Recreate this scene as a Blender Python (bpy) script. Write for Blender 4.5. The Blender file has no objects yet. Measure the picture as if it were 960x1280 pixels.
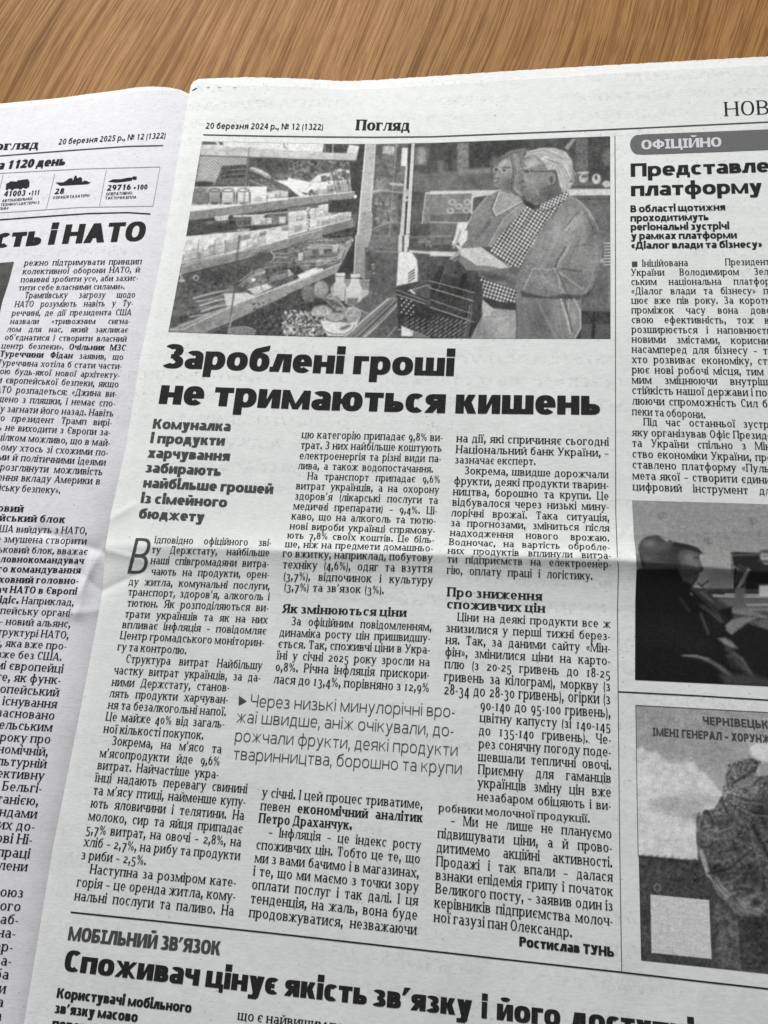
import bpy, math
import numpy as np
from mathutils import Matrix, Vector

# ------------------------------------------------------------------ camera
scene = bpy.context.scene
W0, H0, F = 960.0, 1280.0, 1025.0          # reference frame and focal length in its pixels
CX, CY = 480.0, 640.0
def nrm(v):
    v = np.array(v, float); return v / np.linalg.norm(v)
UPV = nrm([(748 - CX) / F, (-2700 - CY) / F, 1.0])          # page "up" seen from the camera (y down, z forward)
RT = np.array([7550 + CX, 330.0, -F]); RT = RT - UPV * RT.dot(UPV); RT = nrm(RT)
NR = np.cross(RT, UPV)                                       # page normal
if NR[2] > 0: NR = -NR
DIST = 0.262                                                 # camera to paper at the frame centre, metres
O = np.array([0, 0, DIST])
R = np.stack([RT, UPV, NR])                                  # rows: world axes in camera coordinates
CAMPOS = -R @ O
CV = np.diag([1.0, -1.0, -1.0])
Rb = R @ CV
cam = bpy.data.cameras.new('camera')
cam_o = bpy.data.objects.new('camera', cam)
scene.collection.objects.link(cam_o)
M4 = Matrix.Identity(4)
for i in range(3):
    for j in range(3): M4[i][j] = Rb[i][j]
    M4[i][3] = CAMPOS[i]
cam_o.matrix_world = M4
cam.sensor_fit = 'VERTICAL'
cam.sensor_height = 24.0
cam.lens = 24.0 * F / H0
cam.clip_start = 0.01; cam.clip_end = 20
scene.camera = cam_o

# ------------------------------------------------------------------ light
world = bpy.data.worlds.new('World'); scene.world = world; world.use_nodes = True
world.node_tree.nodes['Background'].inputs[0].default_value = (0.93, 0.96, 1.0, 1)
world.node_tree.nodes['Background'].inputs[1].default_value = 0.21
def area(name, loc, target, size, sy, power, col):
    l = bpy.data.lights.new(name, 'AREA'); l.shape = 'RECTANGLE'; l.size = size; l.size_y = sy
    l.energy = power; l.color = col
    o = bpy.data.objects.new(name, l); scene.collection.objects.link(o)
    o.location = loc
    o.rotation_euler = (Vector(target) - Vector(loc)).to_track_quat('-Z', 'Y').to_euler()
    return o
area('window_light', (-0.34, 1.02, 0.50), (0, 0.05, 0), 0.75, 0.5, 28.0, (1.0, 0.985, 0.96))
scene.view_settings.view_transform = 'Standard'
scene.view_settings.look = 'None'
scene.view_settings.exposure = 0.05
scene.view_settings.gamma = 1.0
scene.view_settings.use_curve_mapping = False

# ------------------------------------------------------------------ picture <-> paper
rng = np.random.default_rng(7)
def ray(u, v):
    d = np.stack([(u - CX) / F, (v - CY) / F, np.ones_like(u)], -1)
    return d @ R.T                                           # to world
def hit(u, v, z):
    u = np.asarray(u, float); v = np.asarray(v, float)
    d = ray(u, v); t = (z - CAMPOS[2]) / d[..., 2]
    return CAMPOS[0] + d[..., 0] * t, CAMPOS[1] + d[..., 1] * t
def proj(x, y, z):
    p = np.stack([x, y, z], -1) - CAMPOS
    c = p @ R
    return CX + F * c[..., 0] / c[..., 2], CY + F * c[..., 1] / c[..., 2]
def sm(a, b, x):
    t = np.clip((x - a) / (b - a), 0, 1); return t * t * (3 - 2 * t)
def gauss(x, s): return np.exp(-(x / s) ** 2)
MM = 0.001
GUT = np.array([(258, -20), (240, 100), (232, 140), (205, 305), (176, 445), (157, 560), (139, 640), (131, 690), (128, 740), (119, 790), (98, 900), (66, 1060), (30, 1280), (14, 1370)], float)
def gutx(v): return np.interp(v, GUT[:, 1], GUT[:, 0])
def foldy(u): return np.interp(u, [0, 130, 350, 560, 770, 960, 1150], [676, 686, 694, 699, 706, 722, 735])
def ripple(u, v):
    return 1.3 * (0.10 * np.sin(u * 0.013 + v * 0.007) + 0.10 * np.sin(u * 0.0071 - v * 0.011 + 1.3)
            + 0.05 * np.sin(u * 0.031 + v * 0.017 + 2.0) + 0.035 * np.sin(u * 0.017 - v * 0.043 + 0.4)
            + 0.02 * np.sin(u * 0.061 + 1.9 * np.sin(v * 0.02)) )
def crease(u, v, x0, y0, x1, y1, wd, amp, tail=18.0):
    dx, dy = x1 - x0, y1 - y0; L = math.hypot(dx, dy)
    a = ((u - x0) * dx + (v - y0) * dy) / L; b = (-(u - x0) * dy + (v - y0) * dx) / L
    e = sm(-tail, 0, a) * (1 - sm(L, L + tail, a))
    return amp * np.exp(-np.sqrt(b * b + 1.5) / wd) * e
def smooth_abs(x, r): return np.sqrt(x * x + r * r) - r
def fold(u, v, k):
    d = v - foldy(u)
    up = np.exp(-smooth_abs(np.minimum(d, 0), 2.0) / 24.0)
    dn = np.exp(-smooth_abs(np.maximum(d, 0), 2.0) / (30.0 - 8 * sm(500, 800, u)))
    return k * np.where(d < 0, up, dn)
def relief_right(u, v):
    g = u - gutx(v)
    z = 3.2 + 0.9 * sm(0, 60, g) - 0.6 * gauss(g, 10)
    k = 1.95 * (0.55 + 0.45 * sm(120, 500, u) + .25 * sm(560, 800, u))
    z = z + fold(u, v, k)
    z = z + 1.0 * gauss(v - 100, 45) * np.cos((u - 260) * 0.011) * 0.5
    z = z + ripple(u, v) * 1.0
    z = z + crease(u, v, 132, 690, 190, 706, 5, .42) - crease(u, v, 130, 742, 178, 722, 6, .5) + crease(u, v, 140, 655, 168, 640, 6, .4)
    z = z + crease(u, v, 690, 676, 960, 668, 9, .14, 60) - crease(u, v, 600, 760, 900, 772, 12, .14, 60)
    return z * MM
def relief_left(u, v):
    g = gutx(v) - u
    z = 3.1 - 2.6 * np.exp(-np.maximum(g, -20) / 26.0) * (0.35 + 0.65 * sm(560, 760, v)) + 0.9 * gauss(g - 60, 60) * (1 - sm(400, 700, v))
    z = z + fold(u, v, 0.55) * sm(0, 30, g)
    z = z + ripple(u + 400, v) * 0.8
    z = z - crease(u, v, 60, 668, 128, 690, 8, .75) + crease(u, v, 118, 700, 102, 765, 7, .6) + crease(u, v, 104, 742, 128, 692, 4, .5) - crease(u, v, 92, 706, 126, 738, 8, .5) + crease(u, v, 88, 770, 122, 764, 6, .35)
    return z * MM
def lift(u, v, rel, off=0.0):
    u = np.asarray(u, float); v = np.asarray(v, float)
    z = np.full(u.shape, 0.003)
    for _ in range(14):
        x, y = hit(u, v, z)
        pu, pv = proj(x, y, np.zeros_like(x))
        z = 0.5 * z + 0.5 * (rel(pu, pv) + off)
    x, y = hit(u, v, z)
    return np.stack([x, y, z], -1)

# ------------------------------------------------------------------ materials
def lin(g): 
    g = np.asarray(g, float) / 255.0
    return np.where(g <= 0.04045, g / 12.92, ((g + 0.055) / 1.055) ** 2.4)
class NT:
    def __init__(s, name, rough=0.9, spec=0.2):
        s.m = bpy.data.materials.new(name); s.m.use_nodes = True
        s.t = s.m.node_tree; s.b = s.t.nodes['Principled BSDF']
        s.b.inputs['Roughness'].default_value = rough; s.b.inputs['Specular IOR Level'].default_value = spec
    def n(s, typ, **kw):
        nd = s.t.nodes.new(typ)
        for k, v in kw.items():
            if k.startswith('_'): setattr(nd, k[1:], v)
            else: nd.inputs[k].default_value = v
        return nd
    def l(s, a, b): s.t.links.new(a, b)
    def math(s, op, a, b=None, c=None):
        nd = s.t.nodes.new('ShaderNodeMath'); nd.operation = op
        for i, q in enumerate((a, b, c)):
            if q is None: continue
            if isinstance(q, (int, float)): nd.inputs[i].default_value = q
            else: s.l(q, nd.inputs[i])
        return nd.outputs[0]
    def mix(s, f, a, b, mode='MIX'):
        nd = s.t.nodes.new('ShaderNodeMix'); nd.data_type = 'RGBA'; nd.blend_type = mode
        for idx, q in ((0, f), (6, a), (7, b)):
            if isinstance(q, (int, float)): nd.inputs[idx].default_value = q
            elif isinstance(q, tuple): nd.inputs[idx].default_value = q + (1,)
            else: s.l(q, nd.inputs[idx])
        return nd.outputs[2]
    def noise(s, vec, scale, detail=3, rough=.5, dist=0):
        nd = s.n('ShaderNodeTexNoise', Scale=scale, Detail=detail, Roughness=rough, Distortion=dist)
        s.l(vec, nd.inputs['Vector']); return nd.outputs['Fac']
    def ramp(s, f, stops):
        nd = s.t.nodes.new('ShaderNodeValToRGB'); e = nd.color_ramp.elements
        while len(e) < len(stops): e.new(0.5)
        for el, (p, c) in zip(e, stops): el.position = p; el.color = (c + (1,)) if isinstance(c, tuple) else (c, c, c, 1)
        s.l(f, nd.inputs[0]); return nd.outputs[0]
    def coords(s, sc=(1, 1, 1), rot=(0, 0, 0)):
        tc = s.t.nodes.new('ShaderNodeTexCoord'); mp = s.t.nodes.new('ShaderNodeMapping')
        mp.inputs['Scale'].default_value = sc; mp.inputs['Rotation'].default_value = rot
        s.l(tc.outputs['Object'], mp.inputs[0]); return mp.outputs[0]
def paper_mat(name, col):
    k = NT(name, .93, .12)
    c = k.coords()
    fib = k.noise(k.coords((600, 1500, 600)), 1.0, 3, .6)          # fibres
    mott = k.noise(c, 260, 4, .6)                                  # formation mottling
    big = k.noise(c, 22, 3, .5)
    v1 = k.ramp(fib, [(.25, .91), (.7, 1.02)])
    v2 = k.ramp(mott, [(.3, .95), (.7, 1.02)])
    v3 = k.ramp(big, [(.3, .965), (.7, 1.01)])
    base = k.mix(1.0, k.mix(1.0, k.mix(1.0, col, v1, 'MULTIPLY'), v2, 'MULTIPLY'), v3, 'MULTIPLY')
    # faint show-through of the printing on the back: rows of broken marks
    rows = k.n('ShaderNodeTexWave', Scale=38.5, Distortion=0.3, Detail=1.0); rows.bands_direction = 'Y'
    k.l(c, rows.inputs['Vector'])
    letters = k.noise(k.coords((700, 420, 1)), 1.0, 2, .8)
    patch = k.ramp(k.noise(c, 17, 2), [(.40, 0.0), (.58, 1.0)])
    gm = k.math('MULTIPLY', k.math('MULTIPLY', k.ramp(rows.outputs['Fac'], [(.45, 0.0), (.7, 1.0)]), k.ramp(letters, [(.5, 0.0), (.62, 1.0)])), patch)
    base = k.mix(k.math('MULTIPLY', gm, .22), base, (0.30, 0.30, 0.32))
    # specks of loose ink and recycled fibre
    sp = k.noise(c, 1150, 1, .4); sp2 = k.noise(c, 36, 2, .5)
    f = k.math('MULTIPLY', k.ramp(sp, [(.725, 0.0), (.76, 1.0)]), k.ramp(sp2, [(.42, 0.2), (.65, 1.0)]))
    base = k.mix(k.math('MULTIPLY', f, .55), base, (0.10, 0.10, 0.11))
    k.l(base, k.b.inputs['Base Color'])
    bp = k.n('ShaderNodeBump', Strength=.28, Distance=.0002)
    h = k.math('ADD', k.math('MULTIPLY', fib, .55), k.math('MULTIPLY', k.noise(c, 170, 4, .6), 1.4)); k.l(h, bp.inputs['Height'])
    k.l(bp.outputs[0], k.b.inputs['Normal'])
    return k.m
PAPER = paper_mat('newsprint', (0.675, 0.697, 0.690))
PAPER_L = paper_mat('newsprint_cool_lit', (0.685, 0.685, 0.72))  # same newsprint, with the cooler light on the left page put into its colour
PAPER_U = paper_mat('newsprint_under', (0.74, 0.75, 0.75))
def ink_mat(name, g, spots=.25):
    k = NT(name, .85, .08)
    c = k.coords()
    f = k.ramp(k.noise(c, 1400, 3, .7), [(.35, 0.0), (.75, 1.0)])
    k.l(k.mix(k.math('MULTIPLY', f, spots), (g, g, g * 1.05), (.20, .205, .21)), k.b.inputs['Base Color'])
    return k.m
INK = ink_mat('black_ink', .012, .10)
INK_S = ink_mat('text_ink', .010, .04)
INK_G = ink_mat('grey_ink', .05, .2)
INK_M = ink_mat('tint_ink', .115, .35)
INK_L = ink_mat('hairline_ink', .36, .2)
KNOCK = ink_mat('knocked_out_paper', .60, .3)
def print_mat():
    k = NT('halftone_print', .85, .15)
    a = k.t.nodes.new('ShaderNodeAttribute'); a.attribute_name = 'print'
    c = k.coords()
    d = k.noise(c, 2300, 2, .6)
    g = k.ramp(d, [(.3, .90), (.7, 1.10)])
    d2 = k.ramp(k.noise(k.coords((400, 1100, 400)), 1.0, 3, .6), [(.3, .9), (.7, 1.08)])
    k.l(k.mix(1.0, k.mix(1.0, a.outputs['Color'], g, 'MULTIPLY'), d2, 'MULTIPLY'), k.b.inputs['Base Color'])
    return k.m
PRINT = print_mat()
def wood_mat():
    k = NT('oak_veneer', .6, .05)
    wv = k.coords((1, 1, 1), (0, 0, math.radians(14)))
    warp = k.t.nodes.new('ShaderNodeTexNoise'); warp.inputs['Scale'].default_value = 5.5; warp.inputs['Detail'].default_value = 1.5
    k.l(wv, warp.inputs['Vector'])
    off = k.t.nodes.new('ShaderNodeVectorMath'); off.operation = 'MULTIPLY_ADD'
    k.l(warp.outputs['Color'], off.inputs[0]); off.inputs[1].default_value = (.022, .009, 0); k.l(wv, off.inputs[2])
    def st(sx, sy):
        m = k.t.nodes.new('ShaderNodeMapping'); m.inputs['Scale'].default_value = (sx, sy, 1); k.l(off.outputs[0], m.inputs[0]); return m.outputs[0]
    grain = k.noise(st(1050, 9), 1.0, 5, .68, .4)
    rings = k.noise(st(330, 5), 1.0, 3, .5, .8)
    pores = k.noise(st(1900, 48), 1.0, 2, .6)
    tone = k.noise(st(14, 4), 1.0, 2, .5)
    f = k.math('ADD', k.math('MULTIPLY', grain, .62), k.math('MULTIPLY', rings, .38))
    col = k.ramp(f, [(.34, (.150, .066, .020)), (.44, (.235, .112, .037)), (.51, (.315, .162, .058)), (.66, (.40, .218, .084))])
    pf = k.ramp(pores, [(.53, 0.0), (.60, 1.0)])
    col = k.mix(k.math('MULTIPLY', pf, .6), col, (.15, .060, .018))
    col = k.mix(1.0, col, k.ramp(tone, [(.3, .74), (.7, .94)]), 'MULTIPLY')
    k.l(col, k.b.inputs['Base Color'])
    bp = k.n('ShaderNodeBump', Strength=.35, Distance=.0003); k.l(k.math('SUBTRACT', f, k.math('MULTIPLY', pf, .5)), bp.inputs['Height']); k.l(bp.outputs[0], k.b.inputs['Normal'])
    k.l(k.ramp(f, [(.3, .7), (.7, .5)]), k.b.inputs['Roughness'])
    return k.m
WOOD = wood_mat()

# ------------------------------------------------------------------ objects
def link(name, mesh, mat, parent=None, label=None):
    o = bpy.data.objects.new(name, mesh); scene.collection.objects.link(o)
    if mat is not None: mesh.materials.append(mat)
    if parent is not None: o.parent = parent
    if label: o['label'] = label
    return o
def mesh_np(name, verts, faces, smooth=False):
    verts = np.ascontiguousarray(verts, dtype=np.float32).reshape(-1, 3); faces = np.ascontiguousarray(faces, dtype=np.int32)
    me = bpy.data.meshes.new(name); k = faces.shape[1]
    me.vertices.add(len(verts)); me.vertices.foreach_set('co', verts.ravel())
    me.loops.add(faces.size); me.loops.foreach_set('vertex_index', faces.ravel())
    me.polygons.add(len(faces)); me.polygons.foreach_set('loop_start', np.arange(len(faces), dtype=np.int32) * k)
    try: me.polygons.foreach_set('loop_total', np.full(len(faces), k, dtype=np.int32))
    except Exception: pass
    me.update(calc_edges=True)
    me.polygons.foreach_set('use_smooth', np.full(len(faces), smooth))
    return me
def grid_faces(nu, nv, base=0):
    i = np.arange(nu - 1)[:, None] * nv + np.arange(nv - 1)[None, :]
    return (np.stack([i, i + 1, i + nv + 1, i + nv], -1).reshape(-1, 4)[:, ::-1] + base)
def fix_up(me):
    """make the faces look up at the camera"""
    me.update()
    if len(me.polygons) and me.polygons[0].normal.z < 0: me.flip_normals()

table = link('table', None, None) if False else None
bmv, bmf = [], []
def box(x0, x1, y0, y1, z0, z1):
    b = len(bmv)
    for z in (z0, z1):
        for (x, y) in ((x0, y0), (x1, y0), (x1, y1), (x0, y1)): bmv.append((x, y, z))
    for f in ((0, 3, 2, 1), (4, 5, 6, 7), (0, 1, 5, 4), (1, 2, 6, 5), (2, 3, 7, 6), (3, 0, 4, 7)): bmf.append(tuple(q + b for q in f))
box(-.75, .75, -.50, .45, -.025, 0)
table = link('table', mesh_np('table', bmv, bmf), WOOD)
table['label'] = 'brown oak grained table top lying under the open newspaper'; table['category'] = 'table'
bev = table.modifiers.new('edge', 'BEVEL'); bev.width = .002; bev.segments = 2

paper = bpy.data.objects.new('newspaper', None); scene.collection.objects.link(paper)
paper['label'] = 'open black and white newspaper spread lying on the wooden table'; paper['category'] = 'newspaper'

# sheets: s across, t down, in reference coordinates, laid on their relief
def sheet(name, left, right, top, bottom, nu, nv, rel, off, mat, parent, label=None, us=None):
    """left/right: x(v) functions; top/bottom: y(u) functions"""
    s = np.linspace(0, 1, nu) if us is None else us
    t = np.linspace(0, 1, nv)
    S, T = np.meshgrid(s, t, indexing='ij')
    v = 60 + T * 1300
    for _ in range(4):
        u = left(v) * (1 - S) + right(v) * S
        v = top(u) * (1 - T) + bottom(u) * T
    u = left(v) * (1 - S) + right(v) * S
    P = lift(u, v, rel, off)
    # thin solid: top skin, bottom skin a little below, joined at the rim
    n = nu * nv
    B = P.copy(); B[..., 2] -= 0.00009
    f = grid_faces(nu, nv)
    me = mesh_np(name, P.reshape(-1, 3), f, True); fix_up(me)
    flipped = me.polygons[0].vertices[1] != f[0][1]
    top_f = np.array([p[:] for p in [f]])[0]
    if flipped: top_f = f[:, ::-1]
    bot_f = top_f[:, ::-1] + n
    idx = np.arange(n).reshape(nu, nv)
    loop = np.concatenate([idx[:-1, 0], idx[-1, :-1], idx[:0:-1, -1], idx[0, :0:-1]])
    m_ = len(loop); q = np.arange(m_); q2 = (q + 1) % m_
    rim = np.stack([q, q2, q2 + m_, q + m_], -1) + 2 * n
    bpy.data.meshes.remove(me)
    me = mesh_np(name, np.concatenate([P.reshape(-1, 3), B.reshape(-1, 3), P.reshape(-1, 3)[loop], B.reshape(-1, 3)[loop]]), np.concatenate([top_f, bot_f, rim]), True)
    return link(name, me, mat, parent, label)
TOPR = np.array([(230, 112), (240, 103), (248, 99), (262, 98), (310, 96.5), (370, 98), (430, 101.5), (470, 100), (560, 94), (640, 88.5), (750, 82), (860, 76), (960, 70.5), (1150, 60)], float)
def jag(u, a): return a * (np.sin(u * 1.9) * .4 + np.sin(u * 3.7 + 1) * .35 + np.sin(u * .83) * .25)
def top_r(u): return np.interp(u, TOPR[:, 0], TOPR[:, 1]) + jag(u, .5)
TOPL = np.array([(-160, 148), (0, 129.5), (60, 124), (120, 116.5), (170, 109.5), (190, 108), (210, 108.8), (225, 112), (235, 117), (260, 122)], float)
def top_l(u): return np.interp(u, TOPL[:, 0], TOPL[:, 1]) + jag(u + 50, .45)
const = lambda c: (lambda u: np.full_like(np.asarray(u, float), c))
us_r = np.linspace(0, 1, 330) ** 1.15
page_l_sheets = sheet('under_sheet', lambda v: np.full_like(v, -170.), lambda v: gutx(v) + 1, lambda u: top_l(u), const(1376), 120, 440, relief_left, -.0005, PAPER_U, paper, 'sheet beneath the left page showing at its top edge')
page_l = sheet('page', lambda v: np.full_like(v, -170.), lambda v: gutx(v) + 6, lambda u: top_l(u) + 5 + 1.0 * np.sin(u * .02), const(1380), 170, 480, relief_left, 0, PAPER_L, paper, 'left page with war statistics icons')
page_r_sheets = sheet('under_sheet', lambda v: gutx(v) + 1.5, lambda v: np.full_like(v, 1120.), lambda u: top_r(u), const(1376), 300, 480, relief_right, -.0007, PAPER_U, paper, 'sheet beneath the right page showing at its top edge')
page_r = sheet('page', gutx, lambda v: np.full_like(v, 1115.), lambda u: top_r(u) + 9 * sm(236, 300, u) + 2 + .8 * np.sin(u * .013), const(1380), 330, 520, relief_right, 0, PAPER, paper, 'right page with shop photograph and price article', us_r)

# ------------------------------------------------------------------ type
class Font:
    def __init__(s, V, H, S, W, n=12, cap=1.42, asc=1.5, desc=.42, p=2.25, T=None, side=.09, slabI=False, lining=True):
        s.V, s.H, s.S, s.W, s.n, s.cap, s.asc, s.desc, s.p, s.side, s.slabI, s.lining = V, H, S, W, n, cap, asc, desc, p, side, slabI, lining
        s.T = T if T is not None else H * .85
        s.cache = {}
    # primitives
    def quad(s, a, b, c, d): s.q.append((a, b, c, d))
    def rect(s, x0, x1, y0, y1):
        k = max(1, int(round(abs(y1 - y0) / (.45 if s.n < 30 else .2)))) if s.n > 14 else 1
        for i in range(k):
            a = y0 + (y1 - y0) * i / k; b = y0 + (y1 - y0) * (i + 1) / k
            s.quad((x0, a), (x1, a), (x1, b), (x0, b))
    def stem(s, x, y0, y1, b='b', t='b', V=None):
        V = V or s.V; s.rect(x, x + V, y0, y1)
        if s.S:
            for side, y in ((b, y0), (t, y1 - s.T)):
                if side == 'b': s.rect(x - s.S, x + V + s.S, y, y + s.T)
                elif side == 'l': s.rect(x - s.S, x + V * .5, y, y + s.T)
                elif side == 'r': s.rect(x + V * .5, x + V + s.S, y, y + s.T)
    def bar(s, x0, x1, y, H=None): s.rect(x0, x1, y, y + (H or s.H))
    def diag(s, x0, y0, x1, y1, w): s.quad((x0, y0), (x0 + w, y0), (x1 + w, y1), (x1, y1))
    def ring(s, cx, cy, rx, ry, a0=0, a1=360, V=None, H=None):
        V = s.V if V is None else V; H = s.H if H is None else H
        k = max(3, int(round(s.n * abs(a1 - a0) / 360)))
        a = np.radians(np.linspace(a0, a1, k + 1)); c, n = np.cos(a), np.sin(a)
        e = 2 / s.p; c = np.sign(c) * np.abs(c) ** e; n = np.sign(n) * np.abs(n) ** e
        o = [(cx + rx * i, cy + ry * j) for i, j in zip(c, n)]
        q = [(cx + max(rx - V, 0.01) * i, cy + max(ry - H, .01) * j) for i, j in zip(c, n)]
        for i in range(k): s.quad(o[i], o[i + 1], q[i + 1], q[i])
    def D(s, x0, x1, y0, y1, flip=False, w=0):
        rx = min((x1 - x0) * .62, (y1 - y0) * .75); xm = x1 - rx; n0 = len(s.q)
        s.rect(x0, xm, y0, y0 + s.H); s.rect(x0, xm, y1 - s.H, y1)
        s.ring(xm, (y0 + y1) / 2, rx, (y1 - y0) / 2, -90, 90)
        if flip: s.q[n0:] = [tuple((w - x, y) for x, y in q) for q in s.q[n0:]]
    def dot(s, cx, cy, r): s.rect(cx - r, cx + r, cy - r, cy + r)
    def glyph(s, ch):
        if ch in s.cache: return s.cache[ch]
        s.q = []; w = s.draw(ch)
        q = np.array(s.q, float).reshape(-1, 4, 2) if s.q else np.zeros((0, 4, 2))
        sd = s.side + s.S * .75
        if len(q): q[..., 0] += sd
        s.cache[ch] = (q, w + 2 * sd); return s.cache[ch]
    def draw(s, ch):
        V, H, W, S = s.V, s.H, s.W, s.S
        lo = ch.lower(); up = ch != lo
        h = s.cap if up else 1.0
        K = W * (1.16 if up else 1.0)
        o = .015
        if ch == ' ': return .20
        if ch in '0123456789': return s.digit(ch)
        if up and lo in 'аберуфдл':
            return s.capital(lo, h, K)
        if lo == 'о': w = .98 * K; s.ring(w / 2, h / 2, w / 2, h / 2 + o); return w
        if lo == 'с':
            w = .80 * K; s.ring(w * .55, h / 2, w * .55, h / 2 + o, 48, 312)
            if S: s.rect(w * .84, w * .84 + H, h * .70, h * .98)
            return w
        if lo == 'е':
            w = .90 * K; s.ring(w / 2, h / 2, w / 2, h / 2 + o, 0, 318); s.bar(V * .5, w - V * .4, h * .5 - H * .5, H * .85); s.rect(w - V, w, h * .5 - H * .5, h * .54); return w
        if lo == 'є':
            w = .82 * K; s.ring(w * .55, h / 2, w * .55, h / 2 + o, 48, 312); s.bar(V * .5, w * .72, h * .5 - H * .5)
            if S: s.rect(w * .84, w * .84 + H, h * .72, h * .98)
            return w
        if lo == 'э': w = .8 * K; return w
        if lo == 'а':
            w = .84 * K; s.rect(w - V, w, 0, h * .66)
            s.ring(w * .5, h * .66, w * .5, h * .34 + o, 0, 142)
            s.ring(w * .47, h * .29, w * .47, h * .30, 20, 340, V * .95, H * .9); s.rect(w * .47, w - V * .5, h * .59 - H * .85, h * .59)
            if S: s.rect(w - V * .5, w + S * 1.2, 0, s.T)
            return w + (S * .3)
        if lo == 'б':
            w = .94 * K; s.ring(w / 2, h / 2, w / 2, h / 2 + o)
            s.ring(w * .62, h * .62, w * .62, h * .72, 118, 195, V, H * 1.1); s.quad((w * .30, h * 1.26), (w * .34, h * 1.26 - H * 1.1), (w * .92, h * 1.42 - H), (w * .95, h * 1.45)); return w
        if lo == 'в':
            w = .86 * K; s.stem(0, 0, h, 'l', 'l'); s.D(V * .5, w * .93, h * .5 - H * .3, h); s.D(V * .5, w, 0, h * .5 + H * .4); return w
        if lo in 'гґ':
            w = .70 * K; s.stem(0, 0, h, 'b', 'l'); s.bar(0, w, h - H)
            if S: s.rect(w - H * .9, w, h * .68, h)
            if lo == 'ґ': s.rect(w - V * .8, w, h - H, h * 1.25)
            return w
        if lo == 'д':
            w = .98 * K; D_ = V if not S else H * 1.2
            s.bar(w * .2, w * .88, h - H); s.diag(w * .06, H * .5, w * .20, h, D_); s.rect(w * .88 - V, w * .88, 0, h); s.bar(0, w, 0); 
            f = max(H, V * .6); s.rect(0, f, -.26, H * .5); s.rect(w - f, w, -.26, H * .5); return w
        if lo == 'ж':
            w = 1.28 * K; c = w / 2; s.stem(c - V * .42, 0, h, V=V * .84); a = V * (.85 if V < .2 else .72)
            s.diag(0, 0, c - V * .6, h * .52, a); s.diag(0, h, c - V * .6, h * .48, a); s.diag(w - a, 0, c - a + V * .6, h * .52, a); s.diag(w - a, h, c - a + V * .6, h * .48, a)
            if S:
                for yy in (0, h - s.T): s.rect(-S, a + S * .6, yy, yy + s.T); s.rect(w - a - S * .6, w + S, yy, yy + s.T)
            return w
        if lo == 'з':
            w = .76 * K; s.ring(w * .42, h * .755, w * .50, h * .26, 150, -88); s.ring(w * .44, h * .265, w * .56, h * .28, 88, -148); s.bar(w * .3, w * .5, h * .5 - H * .45, H * .9); return w
        if lo in 'ий':
            w = .98 * K; s.stem(0, 0, h); s.stem(w - V, 0, h); D_ = V * (.9 if V < .2 else .52 if S else .5)
            s.diag(V * .6, h * .03, w - V * .6 - D_, h * .97, D_)
            if lo == 'й': s.ring(w / 2, h + .42, w * .30, .27, 190, 350, V * .55, H)
            return w
        if lo == 'і':
            w = V; s.stem(0, 0, h, 'b', 'b' if up else 'l')
            if up and s.slabI and not S: s.q = []; s.rect(V * .45, V * 1.35, 0, h); s.bar(0, V * 1.8, 0, H * .9); s.bar(0, V * 1.8, h - H * .9, H * .9); return V * 1.8
            if not up: s.dot(V * .5, h + .30, V * .54)
            return w
        if lo == 'ї':
            w = V * 1.6; s.stem(V * .3, 0, h, 'b', 'b' if up else 'l'); s.dot(V * .05, h + .3, V * .46); s.dot(V * 1.6, h + .3, V * .46); return w
        if lo == 'к':
            w = .92 * K; s.stem(0, 0, h); a = V * 1.05; s.diag(V * .8, h * .45, w - a, h, a * .85); s.diag(w - a, 0, w * .34, h * .60, a)
            if S: s.rect(w - a - S, w + S * .8, 0, s.T); s.rect(w - a - S, w + S * .6, h - s.T, h)
            return w
        if lo == 'л':
            w = .94 * K; D_ = V if not S else H * 1.3; s.bar(w * .26, w, h - H); s.diag(w * .04 if not S else w * .1, 0 if not S else H * .4, w * .26, h, D_); s.stem(w - V, 0, h, 'b', 'r')
            s.rect(-w * .04, w * .16, 0, H) ; return w
        if lo == 'м':
            w = 1.24 * K; a = (V if V < .2 else V * .68) if not S else V * .9; s.stem(0, 0, h, 'b', 'l', (V if V < .2 else V * .88) if not S else H * 1.3); s.stem(w - V * (1 if S or V < .2 else .88), 0, h, 'b', 'r', V * (1 if S or V < .2 else .88))
            s.diag(w / 2 - a * .5, h * .0, V * .15, h, a); s.diag(w / 2 - a * .5, 0, w - V * .15 - a, h, a if not S else H * 1.3); return w
        if lo == 'н': w = .98 * K; s.stem(0, 0, h); s.stem(w - V, 0, h); s.bar(V * .5, w - V * .5, h * .5 - H * .5); return w
        if lo == 'п': w = .98 * K; s.stem(0, 0, h, 'b', 'l'); s.stem(w - V, 0, h, 'b', 'r'); s.bar(V * .5, w - V * .5, h - H); return w
        if lo == 'р':
            w = .96 * K; s.stem(0, -s.desc, h, 'b', 'l'); s.ring(w * .5, h / 2, w * .5, h / 2 + o, -140, 150); return w
        if lo == 'т':
            w = .84 * K; s.stem(w / 2 - V / 2, 0, h, 'b', ''); s.bar(0, w, h - H)
            if S: s.rect(0, H * .9, h * .70, h); s.rect(w - H * .9, w, h * .70, h)
            return w
        if lo == 'у':
            w = .92 * K; b = V * 1.1; t2 = b if not S else H * 1.4; s.diag(0, h, w * .5 - b * .45, h * .02, b); s.diag(w - t2, h, w * .24, -s.desc * .8, t2)
            s.rect(w * .02, w * .24 + t2 * .8, -s.desc, -s.desc + H)
            if S: s.rect(-S, b + S * .8, h - s.T, h); s.rect(w - t2 - S * .9, w + S, h - s.T, h)
            return w
        if lo == 'ф':
            w = 1.22 * K; s.stem(w / 2 - V / 2, -s.desc, 1.42, 'b', 'l'); s.ring(w / 2, h / 2, w / 2, h / 2 + o, 0, 360, V * .95); return w
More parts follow.
